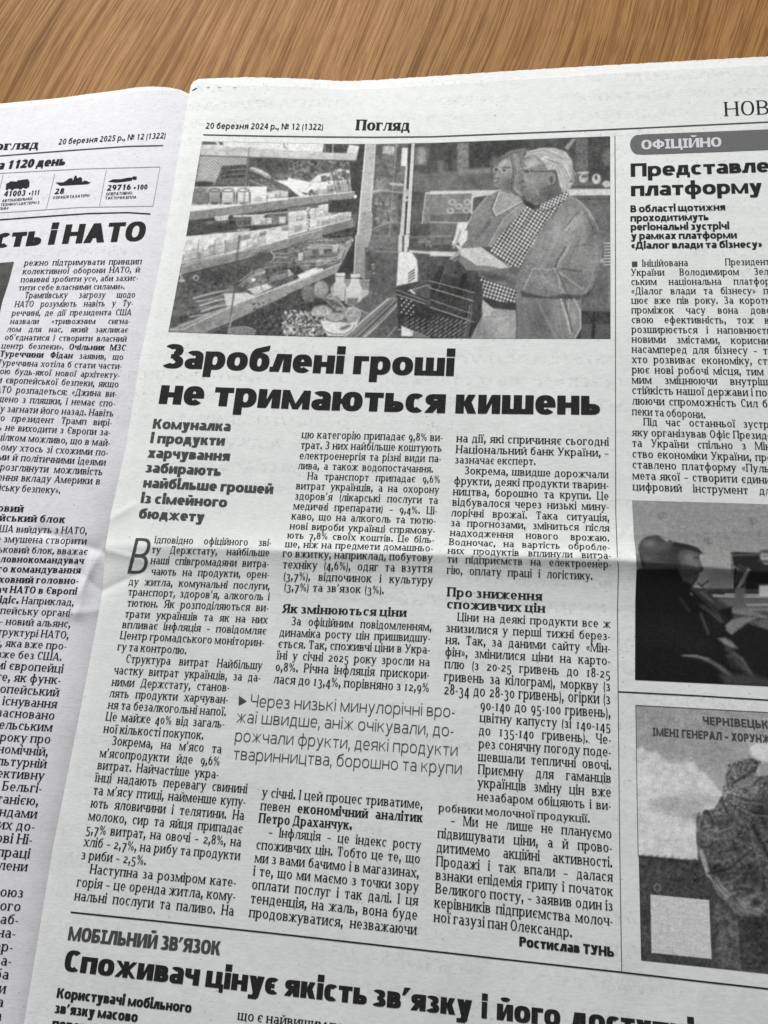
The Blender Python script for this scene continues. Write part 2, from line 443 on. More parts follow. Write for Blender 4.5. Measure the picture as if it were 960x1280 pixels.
        if lo == 'х':
            w = .92 * K; a = V * 1.15; b = a if not S else H * 1.3; s.diag(0, h, w - a, 0, a); s.diag(0, 0, w - b, h, b)
            if S:
                for yy in (0, h - s.T): s.rect(-S, a * .8 + S * .7, yy, yy + s.T); s.rect(w - a * .9 - S * .6, w + S, yy, yy + s.T)
            return w
        if lo == 'ц': w = .98 * K; s.stem(0, 0, h, 'l'); s.stem(w - V, 0, h, ''); s.bar(V * .5, w + V * .3, 0); s.rect(w + V * .3 - max(H, V * .5), w + V * .3, -.26, H * .5); return w + V * .2
        if lo == 'ч':
            w = .90 * K; s.stem(w - V, 0, h); c = V + .14 * w; s.stem(0, h * .66, h, ''); s.ring(c, h * .66, c, h * .27, 180, 270); s.bar(c * .98, w - V * .5, h * .39); return w
        if lo in 'шщ':
            w = 1.40 * K; s.stem(0, 0, h, 'l'); s.stem(w / 2 - V / 2, 0, h, ''); s.stem(w - V, 0, h, 'r' if lo == 'ш' else ''); s.bar(V * .5, w - V * .5, 0)
            if lo == 'щ': s.rect(w - V * .5, w + V * .3, 0, H); s.rect(w + V * .3 - max(H, V * .5), w + V * .3, -.26, H * .5); w += V * .2
            return w
        if lo == 'ь': w = .84 * K; s.stem(0, 0, h, 'l'); s.D(V * .5, w, 0, h * .58); return w
        if lo == 'ю': w = 1.34 * K; s.stem(0, 0, h); s.bar(V * .5, w * .36 + V * .3, h * .5 - H * .5); s.ring(w * .66, h / 2, w * .34, h / 2 + o); return w
        if lo == 'я':
            w = .90 * K; s.stem(w - V, 0, h, 'b', 'r'); s.D(V * .5, w, h * .40, h, True, w); s.diag(-.02, 0, w * .32, h * .46, V)
            if S: s.rect(-S, V + S * .3, 0, s.T)
            return w
        if ch == '.': s.dot(V * .6, V * .62, V * .66); return V * 1.2
        if ch == ',': s.dot(V * .6, V * .6, V * .64); s.diag(-.04, -.30, V * .42, V * .4, V * .75); return V * 1.2
        if ch == ':': s.dot(V * .5, V * .52, V * .56); s.dot(V * .5, .8, V * .56); return V
        if ch == '’': s.quad((-V * .1, s.cap - .46), (V * .35, s.cap - .46), (V * 1.25, s.cap + .03), (V * .25, s.cap + .03)); return V * 1.25
        if ch == '-': s.bar(0, .40 * W, .40); return .40 * W
        if ch == '–': s.bar(0, .72 * W, .42, H); return .72 * W
        if ch == '+': s.bar(0, .6, .45); s.rect(.3 - H / 2, .3 + H / 2, .19, .80); return .6
        if ch in '«»':
            a = V * .6 if S else V * .7
            for x in (0, .30):
                if ch == '«': s.diag(x, .5, x + .22, .86, a); s.diag(x, .5, x + .22, .14, a)
                else: s.diag(x + .22, .5, x, .86, a); s.diag(x + .22, .5, x, .14, a)
            return .5 + a
        if ch == '(': s.ring(.42, .5, .42, .98, 122, 238, V * .8, H); return .26
        if ch == ')': s.ring(-.16, .5, .42, .98, -58, 58, V * .8, H); return .26
        if ch == '%':
            s.ring(.26, 1.02, .25, .34, 0, 360, V * .6, H); s.ring(1.0, .32, .25, .34, 0, 360, V * .6, H); s.diag(.2, -.03, .88, 1.38, H * 1.0); return 1.26
        if ch == '№':
            h = s.cap; s.stem(0, 0, h, 'b', 'l'); s.stem(.85, 0, h, '', 'b'); s.diag(.85 - .03, 0, 0.03, h, V); s.ring(1.38, h * .66, .26, .3, 0, 360, V * .6, H); s.bar(1.12, 1.64, .22, H); return 1.66
        if ch == '■': s.rect(0, .95, .02, .97); return 1.2
        if ch == '▶': s.quad((0, 0), (.0, 1.25), (.5, .94), (.95, .625)); s.quad((0, 0), (.95, .625), (.5, .32), (.2, .13)); return 1.0
        return .5
    def capital(s, lo, h, K):
        V, H, S = s.V, s.H, s.S
        if lo == 'а':
            w = 1.02 * K; a = V * 1.12; t = a if not S else H * 1.3
            s.diag(0, 0, w / 2 - t * .5, h, t); s.diag(w - a, 0, w / 2 - a * .5, h, a); s.bar(w * .2, w * .8, h * .24)
            if S: s.rect(-S, t + S, 0, s.T); s.rect(w - a - S, w + S, 0, s.T)
            return w
        if lo == 'б': w = .84 * K; s.stem(0, 0, h, 'l', 'l'); s.bar(0, w * .9, h - H); s.D(V * .5, w, 0, h * .6); return w
        if lo == 'е':
            w = .76 * K; s.stem(0, 0, h, 'l', 'l'); s.bar(0, w, 0); s.bar(0, w * .92, h * .5 - H / 2); s.bar(0, w, h - H)
            if S: s.rect(w - H * .8, w, 0, h * .24); s.rect(w - H * .8, w, h * .76, h)
            return w
        if lo == 'р': w = .84 * K; s.stem(0, 0, h, 'b', 'l'); s.D(V * .5, w, h * .40, h); return w
        if lo == 'у':
            w = .94 * K; b = V * 1.1; t2 = b if not S else H * 1.4; s.diag(0, h, w * .5 - b * .3, h * .32, b); s.diag(w - t2, h, w * .26, 0, t2); s.rect(w * .06, w * .26 + t2 * .8, 0, H)
            if S: s.rect(-S, b + S * .8, h - s.T, h); s.rect(w - t2 - S * .9, w + S, h - s.T, h)
            return w
        if lo == 'ф': w = 1.12 * K; s.stem(w / 2 - V / 2, 0, h); s.ring(w / 2, h * .5, w / 2, h * .36); return w
        if lo == 'д':
            w = 1.06 * K; D_ = V if not S else H * 1.2
            s.bar(w * .24, w * .88, h - H); s.diag(w * .08, H * .5, w * .24, h, D_); s.rect(w * .88 - V, w * .88, 0, h); s.bar(0, w, 0)
            f = max(H, V * .6); s.rect(0, f, -.28, H * .5); s.rect(w - f, w, -.28, H * .5); return w
        w = 1.0 * K; D_ = V if not S else H * 1.3; s.bar(w * .28, w, h - H); s.diag(w * .08, 0, w * .28, h, D_); s.stem(w - V, 0, h, 'b', 'r'); s.rect(-w * .04, w * .2, 0, H); return w
    def digit(s, ch):
        V, H, S = s.V, s.H, s.S
        Kd = .86 * s.W
        if s.lining: y, h = 0.0, s.cap * .98
        else: y, h = {'0': (0, 1), '1': (0, 1), '2': (0, 1), '6': (0, 1.4), '8': (0, 1.4)}.get(ch, (-.40, 1.4))
        w = Kd; q0 = len(s.q)
        if ch == '0': s.ring(w / 2, h / 2, w / 2, h / 2)
        elif ch == '1':
            if not s.lining: s.stem(w * .25, 0, h); w = w * .5 + V
            else: s.stem(w * .4, 0, h, 'b', ''); s.diag(w * .1, h * .74, w * .42, h * .93, V * .6)
        elif ch == '2': s.ring(w * .48, h * .70, w * .48, h * .30, 155, -30); s.diag(0, H * .6, w * .52, h * .56, V * 1.0); s.bar(0, w, 0, H * 1.15)
        elif ch == '3': s.ring(w * .45, h * .755, w * .47, h * .25, 150, -88); s.ring(w * .45, h * .27, w * .54, h * .28, 88, -148)
        elif ch == '4': s.rect(w * .58, w * .58 + V, 0, h); s.bar(0, w * 1.02, h * .26, H * 1.1); s.diag(0, h * .30, w * .5, h, V * .7)
        elif ch == '5': s.ring(w * .45, h * .31, w * .54, h * .32, 120, -145); s.rect(w * .12, w * .12 + V * .7, h * .52, h); s.bar(w * .12, w * .92, h - H * 1.1, H * 1.1)
        elif ch == '6': s.ring(w / 2, h * .32, w / 2, h * .33); s.ring(w * .72, h * .42, w * .72, h * .58, 100, 180)
        elif ch == '7': s.bar(0, w, h - H * 1.15, H * 1.15); s.diag(w * .2, 0, w - V, h - H, V)
        elif ch == '8': s.ring(w / 2, h * .74, w * .44, h * .26); s.ring(w / 2, h * .27, w / 2, h * .28)
        elif ch == '9': s.ring(w / 2, h * .67, w / 2, h * .33); s.ring(w * .28, h * .58, w * .72, h * .58, -80, 0)
        if y: s.q[q0:] = [tuple((a, b + y) for a, b in q) for q in s.q[q0:]]
        return w
SERIF = Font(.245, .11, .10, 1.0, 12, p=2.1, side=.035, lining=False)
SERIF_B = Font(.34, .14, .10, 1.10, 12, p=2.15, side=.035, lining=False)
SLAB = Font(.44, .13, .10, 1.25, 14, side=.0, cap=1.36)
HEAVY = Font(.415, .27, 0, 1.12, 30, cap=1.33, side=.04, p=2.35)
WIDE = Font(.39, .25, 0, 1.22, 16, cap=1.32, side=.05, p=2.4, slabI=True)
SANSB = Font(.30, .22, 0, .93, 16, cap=1.34, side=.07, slabI=True)
NARROW = Font(.40, .26, 0, 1.06, 24, cap=1.30, side=.035, p=2.6, slabI=True)
LIGHT = Font(.12, .11, 0, .90, 20, cap=1.38, side=.10, p=2.4)
SMALL = Font(.25, .19, 0, .98, 12, cap=1.36, side=.09)
ROMAN = Font(.20, .07, .09, 1.0, 20, cap=1.5, side=.06)

def vp_up(u, v):
    """page-vertical direction in the frame at a point"""
    d = np.stack([748 - u, -2700 - v], -1); return d / np.linalg.norm(d, axis=-1, keepdims=True)
class Block:
    """collects the printed shapes of one object, in frame coordinates, then lays them on a page"""
    def __init__(s): s.q = []
    def text(s, txt, font, base, xh, mode='J', hs=1.0, x_end=None, smin=.42, slant=0.0, gap=None, kw_abs=None):
        """base: list of (x, y) along the baseline; J fits to the whole base, L starts left, R ends right"""
        b = np.array(base, float); seg = np.hypot(*np.diff(b, axis=0).T); cum = np.concatenate([[0], np.cumsum(seg)])
        Ltot = cum[-1]; fonts = font if isinstance(font, list) else [font] * len(txt)
        gl = [f.glyph(c) for f, c in zip(fonts, txt)]
        nat = sum(a for (q, a), c in zip(gl, txt) if c != ' '); ns = txt.count(' ')
        sp0 = .42 if gap is None else gap
        k = xh * hs if kw_abs is None else kw_abs
        if mode == 'J':
            if ns and (Ltot / k - nat) / ns >= smin: sp = (Ltot / k - nat) / ns
            else: sp = smin; k = Ltot / (nat + sp * ns)
            if ns > 1 and sp > 5.5: sp = sp0
        elif mode == 'F':
            sp = sp0; k = Ltot / (nat + sp * ns)
        else:
            sp = sp0
        width = nat * k + sp * ns * k
        pos = 0.0 if mode != 'R' else Ltot - width
        A = []; sh = 0
        for (q, a), c in zip(gl, txt):
            if c == ' ': pos += sp * k; continue
            if len(q): A.append(np.stack([pos + q[..., 0] * k, q[..., 1]], -1))
            pos += a * k
        if not A: return width
        A = np.concatenate(A)
        t = A[..., 0]; tt = np.clip(t, 0, Ltot)
        x = np.interp(tt, cum, b[:, 0]); y = np.interp(tt, cum, b[:, 1])
        d0 = (b[1] - b[0]) / seg[0]; d1 = (b[-1] - b[-2]) / seg[-1]
        lo = np.minimum(t, 0)[..., None]; hi = np.maximum(t - Ltot, 0)[..., None]
        P = np.stack([x, y], -1) + lo * d0 + hi * d1
        up = vp_up(P[..., 0], P[..., 1]); al = d0
        P = P + up * (A[..., 1] * xh)[..., None] + (A[..., 1] * xh * slant)[..., None] * al
        s.q.append(P); return width
    def path(s, pts, w, step=7.0):
        """a printed rule of width w"""
        p = np.array(pts, float); seg = np.hypot(*np.diff(p, axis=0).T); cum = np.concatenate([[0], np.cumsum(seg)])
        n = max(2, int(cum[-1] / step) + 1); t = np.linspace(0, cum[-1], n)
        P = np.stack([np.interp(t, cum, p[:, 0]), np.interp(t, cum, p[:, 1])], -1)
        g = np.gradient(P, axis=0); g /= np.linalg.norm(g, axis=1, keepdims=True); nn = np.stack([-g[:, 1], g[:, 0]], -1) * w / 2
        a, b = P + nn, P - nn
        s.q.append(np.stack([a[:-1], a[1:], b[1:], b[:-1]], 1))
    def band(s, top, bot, n=30):
        """area between two lines of equal direction"""
        T, B = np.array(top, float), np.array(bot, float)
        def rs(p, k):
            cum = np.concatenate([[0], np.cumsum(np.hypot(*np.diff(p, axis=0).T))]); t = np.linspace(0, cum[-1], k); return np.stack([np.interp(t, cum, p[:, 0]), np.interp(t, cum, p[:, 1])], -1)
        T, B = rs(T, n), rs(B, n); m = 4
        L = [T + (B - T) * i / m for i in range(m + 1)]
        for i in range(m): s.q.append(np.stack([L[i][:-1], L[i][1:], L[i + 1][1:], L[i + 1][:-1]], 1))
    def poly(s, pts):
        c = np.mean(pts, 0); p = np.array(pts, float); r = np.roll(p, -1, 0)
        s.q.append(np.stack([np.broadcast_to(c, p.shape), p, (p + r) / 2, r], 1))
    def build(s, name, mat, page, off=.00008, label=None):
        Q = np.concatenate(s.q)
        rel = relief_left if page is page_l else relief_right
        P = lift(Q[..., 0], Q[..., 1], rel, off)
        # neighbouring strokes overlap; keep each a hair above the last so that no two share a plane
        P[..., 2] += ((np.arange(len(P)) % 13) * 1.3e-6)[:, None]
        V = P.reshape(-1, 3); Fc = np.arange(len(V)).reshape(-1, 4)
        n = np.cross(P[:, 1] - P[:, 0], P[:, 2] - P[:, 0])[:, 2]
        Fc = np.where((n < 0)[:, None], Fc[:, ::-1], Fc)
        return link(name, mesh_np(name, V, Fc), mat, page, label)

def lead(rows, i):
    """local line pitch at row i, from the left ends"""
    a, b = max(0, i - 1), min(len(rows) - 1, i + 1)
    if b == a: return None
    return (rows[b][2] - rows[a][2]) / (b - a)
def paragraph(rows, page, font=SERIF, name='paragraph', ratio=.525, mat=None, hs=None, pitch=None, bold=None, label=None):
    """rows: (text, x0, y0, x1, y1, mode)"""
    blk = Block(); req = []
    out = []
    for i, r in enumerate(rows):
        txt, x0, y0, x1, y1 = r[:5]; mode = r[5] if len(r) > 5 else 'J'
        p = pitch if pitch else lead(rows, i)
        xh = p * ratio
        fonts = []; cur = font; t2 = ''
        for c in txt:
            if c == '*': cur = SERIF_B if cur is font else font; continue
            fonts.append(cur); t2 += c
        nat = sum(f.glyph(c)[1] for f, c in zip(fonts, t2) if c != ' ') + .56 * t2.count(' ')
        out.append((t2, fonts, x0, y0, x1, y1, mode, xh, nat))
    idx = np.arange(len(out)); xs = np.array([o[7] for o in out])
    fit = np.polyval(np.polyfit(idx, xs, 1), idx) if len(out) > 3 else np.full(len(out), xs.mean())
    req = [math.hypot(o[4] - o[2], o[5] - o[3]) / o[8] / f for o, f in zip(out, fit) if o[6] == 'J' and o is not out[-1]]
    k = hs if hs else (np.percentile(req, 2) if req else 1.0)
    for (t2, fonts, x0, y0, x1, y1, mode, xh, nat), f in zip(out, fit):
        if mode == 'J' and (x1 - x0) / nat / f > k * 3.0: mode = 'L'
        blk.text(t2, fonts, [(x0, y0), (x1, y1)], xh, mode, k, kw_abs=f * k)
    return blk.build(name, mat or INK_S, page, label=label)
def J(*a): return a
# ---- right page, column 2 (upper)
paragraph([
 ('цю категорію припадає 9,8% ви-', 376.4, 547.4, 553.5, 551.2), ('трат. З них найбільше коштують', 375.2, 560.5, 552.4, 564.4),
 ('електроенергія та різні види па-', 373.6, 573.5, 551.6, 577.4), ('лива, а також водопостачання.', 371.8, 586, 541.5, 590.4)], page_r)
paragraph([
 ('На транспорт припадає 9,6%', 383.7, 599, 550.2, 603.3), ('витрат українців, а на охорону', 369.5, 611.2, 548.9, 616.4),
 ('здоров’я (лікарські послуги та', 367.9, 624, 547.5, 629.5), ('медичні препарати) – 9,4%. Ці-', 366, 636.5, 546.6, 642.6),
 ('каво, що на алкоголь та тютю-', 363.7, 649, 545.2, 655), ('нові вироби українці спрямову-', 361.5, 661.3, 544, 667.3),
 ('ють 7,8% своїх коштів. Це біль-', 358.5, 672.6, 543, 678.5), ('ше, ніж на предмети домашньо-', 355.7, 683.8, 541.5, 689.2),
 ('го вжитку, наприклад, побутову', 352.6, 695.9, 540.7, 701.5), ('техніку (4,6%), одяг та взуття', 352.6, 710, 540.2, 715.4),
 ('(3,7%), відпочинок і культуру', 353.6, 724.3, 541, 730), ('(3,7%) та зв’язок (3%).', 354.4, 737.8, 480, 742)], page_r)
b = Block(); b.text('Як змінюються ціни', SERIF_B, [(352, 765.6), (508.3, 770.8)], 7.7, 'F'); b.build('subheading', INK, page_r)
paragraph([
 ('За офіційним повідомленням,', 363.6, 781, 539.4, 788.4), ('динаміка росту цін пришвидшу-', 348.5, 795, 538, 802.2),
 ('ється. Так, споживчі ціни в Укра-', 346.9, 809.2, 537.5, 816.8), ('їні у січні 2025 року зросли на', 345, 823.6, 537.3, 832.5),
 ('0,8%. Річна інфляція прискори-', 343.4, 838.4, 536.8, 848.2), ('лася до 13,4%, порівняно з 12,9%', 341, 853.8, 536.4, 864.8)], page_r)
# ---- pull quote
b = Block()
for t, x0, y0, x1, y1 in (('Через низькі минулорічні вро-', 311.5, 883, 569, 896.6), ('жаї швидше, аніж очікували, до-', 294, 902.6, 567.4, 920.5),
                          ('рожчали фрукти, деякі продукти', 292.3, 926.3, 572.5, 944.8), ('тваринництва, борошно та крупи', 290, 949, 577.7, 967.6)):
    b.text(t, LIGHT, [(x0, y0), (x1, y1)], 11.2, 'F')
b.build('pull_quote', INK_G, page_r, label='large light type pull quote')
b = Block(); b.poly([(298.5, 869.5), (298.2, 882), (308.5, 876.6)]); b.build('arrow_marker', INK_G, page_r)
# ---- column 2 (lower)
paragraph([
 ('у січні. І цей процес триватиме,', 326.6, 995.7, 528.4, 1010.6), ('певен *економічний аналітик*', 324.7, 1012.3, 528.4, 1027.6),
 ('*Петро Драханчук.*', 322.5, 1028, 440, 1037)], page_r, pitch=16.3)
paragraph([
 ('– Інфляція – це індекс росту', 334.7, 1045, 526.3, 1062), ('споживчих цін. Тобто це те, що', 319.3, 1061, 525.2, 1079),
 ('ми з вами бачимо і в магазинах,', 317.6, 1077.6, 523.8, 1096.7), ('і те, що ми маємо з точки зору', 315.7, 1094, 523.3, 1114),
 ('оплати послуг і так далі. І ця', 313.8, 1110.9, 522.6, 1131.7), ('тенденція, на жаль, вона буде', 312.2, 1128.4, 521.9, 1149.8),
 ('продовжуватися, незважаючи', 310.3, 1146, 520.8, 1168.3)], page_r)
# ---- column 3
paragraph([
 ('на дії, які спричиняє сьогодні', 569.9, 552.3, 761.3, 556.8), ('Національний банк України, –', 569.2, 566, 761.3, 570.7), ('зазначає експерт.', 568, 578.8, 669.8, 581)], page_r)
paragraph([
 ('Зокрема, швидше дорожчали', 580, 592.3, 760.8, 597.5), ('фрукти, деякі продукти тварин-', 566.8, 605.2, 761.3, 611),
 ('ництва, борошно та крупи. Це', 565.6, 618.6, 761.3, 624.6), ('відбувалося через низькі мину-', 564.9, 631.8, 761.5, 637.9),
 ('лорічні врожаї. Така ситуація,', 563.2, 645, 762, 651.5), ('за прогнозами, зміниться після', 562.7, 657.4, 762, 664.2),
 ('надходження нового врожаю.', 562, 669.6, 762, 676.6), ('Водночас, на вартість обробле-', 560.8, 681, 762.7, 688),
 ('них продуктів вплинули витра-', 559.1, 691.7, 764, 698.2), ('ти підприємств на електроенер-', 558.4, 703, 764.4, 709.8),
 ('гію, оплату праці і логістику.', 557.9, 717, 741, 724.6)], page_r)
b = Block(); b.text('Про зниження', SERIF_B, [(558, 745), (678, 750.5)], 8.0, 'F'); b.text('споживчих цін', SERIF_B, [(557.5, 760), (681.8, 765.7)], 8.0, 'F'); b.build('subheading', INK, page_r)
paragraph([
 ('Ціни на деякі продукти все ж', 571, 775.7, 763.3, 784.5), ('знизилися у перші тижні берез-', 556.8, 789.5, 763.3, 800), ('ня. Так, за даними сайту «Мін-', 556.3, 804.4, 763.3, 815.5),
 ('фін», змінилися ціни на карто-', 555.5, 819.6, 763.3, 831.3), ('плю (з 20-25 гривень до 18-25', 555, 834.8, 763.3, 847.4), ('гривень за кілограм), моркву (з', 554.5, 850.8, 763.3, 863.6),
 ('28-34 до 28-30 гривень), огірки (з', 554.3, 867.5, 763.3, 880), ('90-140 до 95-100 гривень),', 599.6, 887, 763.5, 896.6), ('цвітну капусту (зі 140-145', 599, 902, 763.8, 913.4),
 ('до 135-140 гривень). Че-', 597.7, 918.2, 764.3, 930), ('рез сонячну погоду поде-', 597.7, 934.8, 764.3, 945.6), ('шевшали тепличні овочі.', 596.9, 950.8, 764.3, 961.8),
 ('Приємну для гаманців', 596.9, 967, 764.3, 978.4), ('українців зміну цін вже', 596.4, 983.6, 764.3, 996), ('незабаром обіцяють і ви-', 595.8, 1000.3, 764.3, 1012.3),
 ('робники молочної продукції.', 547.6, 1014, 737.7, 1028)], page_r)
paragraph([
 ('– Ми не лише не плануємо', 562.5, 1030.5, 765, 1048), ('підвищувати ціни, а й прово-', 546.3, 1047, 765.6, 1065.6), ('дитимемо акційні активності.', 544.9, 1064.7, 765.8, 1084),
 ('Продажі і так впали – далася', 544.4, 1082.2, 766.2, 1102), ('взнаки епідемія грипу і початок', 544, 1099.2, 766.5, 1120), ('Великого посту, – заявив один із', 543.5, 1116.2, 766.5, 1138.6),
 ('керівників підприємства молоч-', 542.2, 1133.8, 766.5, 1157.4), ('ної газузі пан Олександр.', 541.4, 1151.8, 715.5, 1171.5)], page_r)
b = Block(); b.text('Ростислав ТУНЬ', NARROW, [(648.6, 1182.6), (767.8, 1196.2)], 9.4, 'F'); b.build('byline', INK, page_r, label='bold byline closing the main article')
# ---- column 1
b = Block()
for t, x0, y0, x1, y1 in (('Комуналка', 190, 535.4, 288, 538.8), ('і продукти', 187, 553.4, 280.6, 556.8), ('харчування', 183.7, 571.6, 287, 576), ('забирають', 181, 590, 276, 594.8),
                          ('найбільше грошей', 178, 609, 341.3, 617.2), ('із сімейного', 175, 628.4, 283.6, 633.8), ('бюджету', 172.5, 647.5, 255, 652)):
    b.text(t, HEAVY, [(x0, y0), (x1, y1)], 9.2, 'F')
b.build('standfirst', INK_G, page_r, label='bold dark grey summary beside the article')
b = Block(); b.text('В', Font(.145, .10, 0, .80, 30, cap=1.38, side=0, p=2.6), [(159, 716.4), (188, 717.5)], 32.5, 'L', .86, slant=.07); b.build('drop_cap', INK_G, page_r, label='tall thin opening letter')
paragraph([
 ('ідповідно офіційного зві-', 192.3, 678.6, 339.2, 682.5), ('ту Держстату, найбільше', 188.7, 691, 336.7, 695), ('наші співгромадяни витра-', 187.5, 704.6, 336, 709),
 ('чають на продукти, орен-', 188.2, 718.3, 336.5, 722.4), ('ду житла, комунальні послуги,', 160, 730.9, 337.2, 736.8), ('транспорт, здоров’я, алкоголь і', 159.2, 744, 336.8, 750.2),
 ('тютюн. Як розподіляються ви-', 158, 757.8, 335.6, 764), ('трати українців та як на них', 155.2, 771.5, 334.4, 779), ('впливає інфляція – повідомляє', 152, 784.8, 333, 793),
 ('Центр громадського моніторин-', 149.2, 798.4, 330, 807.6), ('гу та контролю.', 146, 812.6, 233, 817.6)], page_r, ratio=.51)
paragraph([
 ('Структура витрат Найбільшу', 156.5, 828, 327.5, 836.6), ('частку витрат українців, за да-', 141.6, 842.2, 325.5, 851.8), ('ними Держстату, станов-', 138.8, 857, 286.6, 864),
 ('лять продукти харчуван-', 135.8, 871, 284.8, 879), ('ня та безалкогольні напої.', 134, 885.6, 282.5, 894.6), ('Це майже 40% від загаль-', 131.2, 900.4, 280.6, 909.6), ('ної кількості покупок.', 128.5, 915.5, 254.3, 924)], page_r)
paragraph([
 ('Зокрема, на м’ясо та', 138.8, 930.8, 276.8, 941.4), ('м’ясопродукти йде 9,6%', 123.7, 946, 274.5, 956.8), ('витрат. Найчастіше укра-', 121, 961.2, 273.3, 973),
 ('їнці надають перевагу свинині', 117.5, 976.8, 308.8, 991.3), ('та м’ясу птиці, найменше купу-', 115.5, 992.8, 307, 1007.6), ('ють яловичини і телятини. На', 112.5, 1008.9, 305, 1024.8),
 ('молоко, сир та яйця припадає', 109.5, 1025, 303.3, 1041.6), ('5,7% витрат, на овочі – 2,8%, на', 106.3, 1041.4, 301.3, 1058), ('хліб – 2,7%, на рибу та продукти', 103.8, 1057.4, 300, 1075), ('з риби – 2,5%.', 100.5, 1073.6, 182.5, 1081)], page_r)
paragraph([
 ('Наступна за розміром кате-', 111.3, 1091.6, 295, 1108.4), ('горія – це оренда житла, кому-', 95, 1107.8, 294.3, 1126), ('нальні послуги та паливо. На', 92, 1125, 292, 1144.6)], page_r)
# ---- headlines
b = Block()
b.text('Зароблені гроші', HEAVY, [(203, 459.6), (400, 466.5), (568, 470)], 22.6, 'F')
b.text('не тримаються кишень', HEAVY, [(197, 504.5), (400, 512.5), (560, 516.5), (751, 518.5)], 23.6, 'F')
b.build('headline', INK, page_r, label='two line main headline under the shop photograph')
b = Block(); b.text('МОБІЛЬНИЙ ЗВ’ЯЗОК', NARROW, [(84, 1175), (275, 1194)], 13.4, 'F'); b.build('kicker', INK_G, page_r, label='dark grey capitals above the lower headline')
b = Block(); b.text('Споживач цінує якість зв’язку', NARROW, [(78.3, 1213.3), (343, 1243), (590, 1271)], 20.5, 'F', gap=.34)
b.text('і', NARROW, [(601, 1272.4), (609, 1273.3)], 20.5, 'F')
b.text('його', NARROW, [(620, 1274.5), (701, 1283.6)], 20.5, 'F')
b.text('доступність', NARROW, [(713, 1285), (925, 1309)], 20.5, 'F')
b.build('headline', INK, page_r, label='lower headline cut by the bottom of the frame')
b = Block(); b.text('Користувачі мобільного', NARROW, [(70, 1247), (239, 1266)], 9.6, 'F'); b.text('зв’язку масово', NARROW, [(67.5, 1265.8), (171.7, 1277.6)], 9.6, 'F'); b.text('переходять', NARROW, [(64, 1285), (150, 1295)], 9.6, 'F')
b.build('standfirst', INK, page_r, label='small bold summary under the lower headline')
b = Block(); b.text('що є найвищим показником', SERIF, [(296, 1274.5), (500, 1297)], 9.0, 'F'); b.build('paragraph', INK_S, page_r)
# ---- running head
b = Block(); b.text('20 березня 2024 р., № 12 (1322)', SMALL, [(256.3, 160.7), (404, 162.3)], 5.7, 'F', slant=-.02); b.build('issue_line', INK, page_r)
b = Block(); b.text('Погляд', SLAB, [(444, 162.6), (512.5, 163.2)], 9.8, 'F'); b.build('masthead', INK, page_r)
b = Block(); b.text('НОВИНИ', ROMAN, [(904.6, 145.2), (1024, 139.4)], 11.8, 'F'); b.build('section_heading', INK, page_r, label='wide capitals at the top right')
HR = [(254, 168.4), (330, 170), (400, 171), (470, 171.4), (540, 170.8), (640, 166.8), (720, 163.6), (800, 160), (880, 156.2), (960, 152.4), (1080, 146)]
b = Block(); b.path(HR, 1.5); b.build('rule', INK_G, page_r)
b = Block(); b.path([(768.6, 170), (769.2, 300), (769.3, 530), (769.6, 640), (771.4, 690), (773, 712), (771.8, 760), (772.6, 870), (774.4, 1050), (777, 1214)], .9); b.build('rule', INK_G, page_r)
b = Block(); b.path([(773, 864.6), (870, 869.5), (960, 875), (1080, 882)], 1.6); b.build('rule', INK, page_r)
b = Block(); b.path([(88.2, 1140.2), (200, 1151.6), (340, 1166.4), (500, 1184.4), (660, 1202.4), (777, 1215.2), (870, 1226), (960, 1236), (1080, 1249)], 2.0); b.build('rule', INK, page_r)
b = Block(); b.path([(252.3, 176.6), (400, 179.6), (470, 180), (540, 178.6), (762.4, 170.2)], .5); b.build('picture_border', INK_L, page_r)
b = Block(); b.path([(240.5, 113), (246, 110)], 1.2); b.build('registration_mark', INK, page_r)
b = Block()
for x in (258, 272, 291): b.path([(x, 109.5), (x + 4.5, 109)], .6)
b.build('trim_marks', INK_L, page_r)
# ---- column 4
b = Block()
top = [(792, 171), (800, 168), (880, 164.9), (960, 161.6), (1080, 157)]; bot = [(792, 190), (800, 193.2), (880, 190.4), (960, 187.2), (1080, 182)]
b.band(top, bot, 50)
th = np.linspace(math.pi / 2, math.pi * 1.5, 15); cc = np.array([798.5, 180.5])
pc = [(798.5 + 11 * math.cos(a), 180.6 - 12.2 * math.sin(a)) for a in th]; b.poly(pc)
b.build('section_tag', INK_G if False else INK_M, page_r, label='grey rounded banner with pale capitals')
b = Block(); b.text('ОФІЦІЙНО', WIDE, [(801.3, 187), (902.5, 183.3)], 9.0, 'F'); b.build('section_tag_lettering', KNOCK, page_r, .00016)
b = Block(); b.text('Представлено', WIDE, [(787.7, 220.8), (960, 214.8), (1000, 213.5)], 12.4, 'F'); b.text('платформу', WIDE, [(788, 245), (953.5, 241)], 12.6, 'F'); b.build('headline', INK, page_r, label='two line bold headline under the grey banner')
b = Block()
for t, x0, y0, x1, y1 in (('В області щотижня', 787.7, 265.2, 907, 262.8), ('проходитимуть', 787.7, 276.7, 886, 275), ('регіональні зустрічі', 788, 287.8, 912, 286.4), ('у рамках платформи', 788.5, 299, 921.5, 297.8), ('«Діалог влади та бізнесу»', 788.5, 310.8, 953, 309.2)):
    b.text(t, WIDE, [(x0, y0), (x1, y1)], 6.5, 'F')
b.build('standfirst', INK, page_r, label='five bold lines under the platform headline')
RX = 977
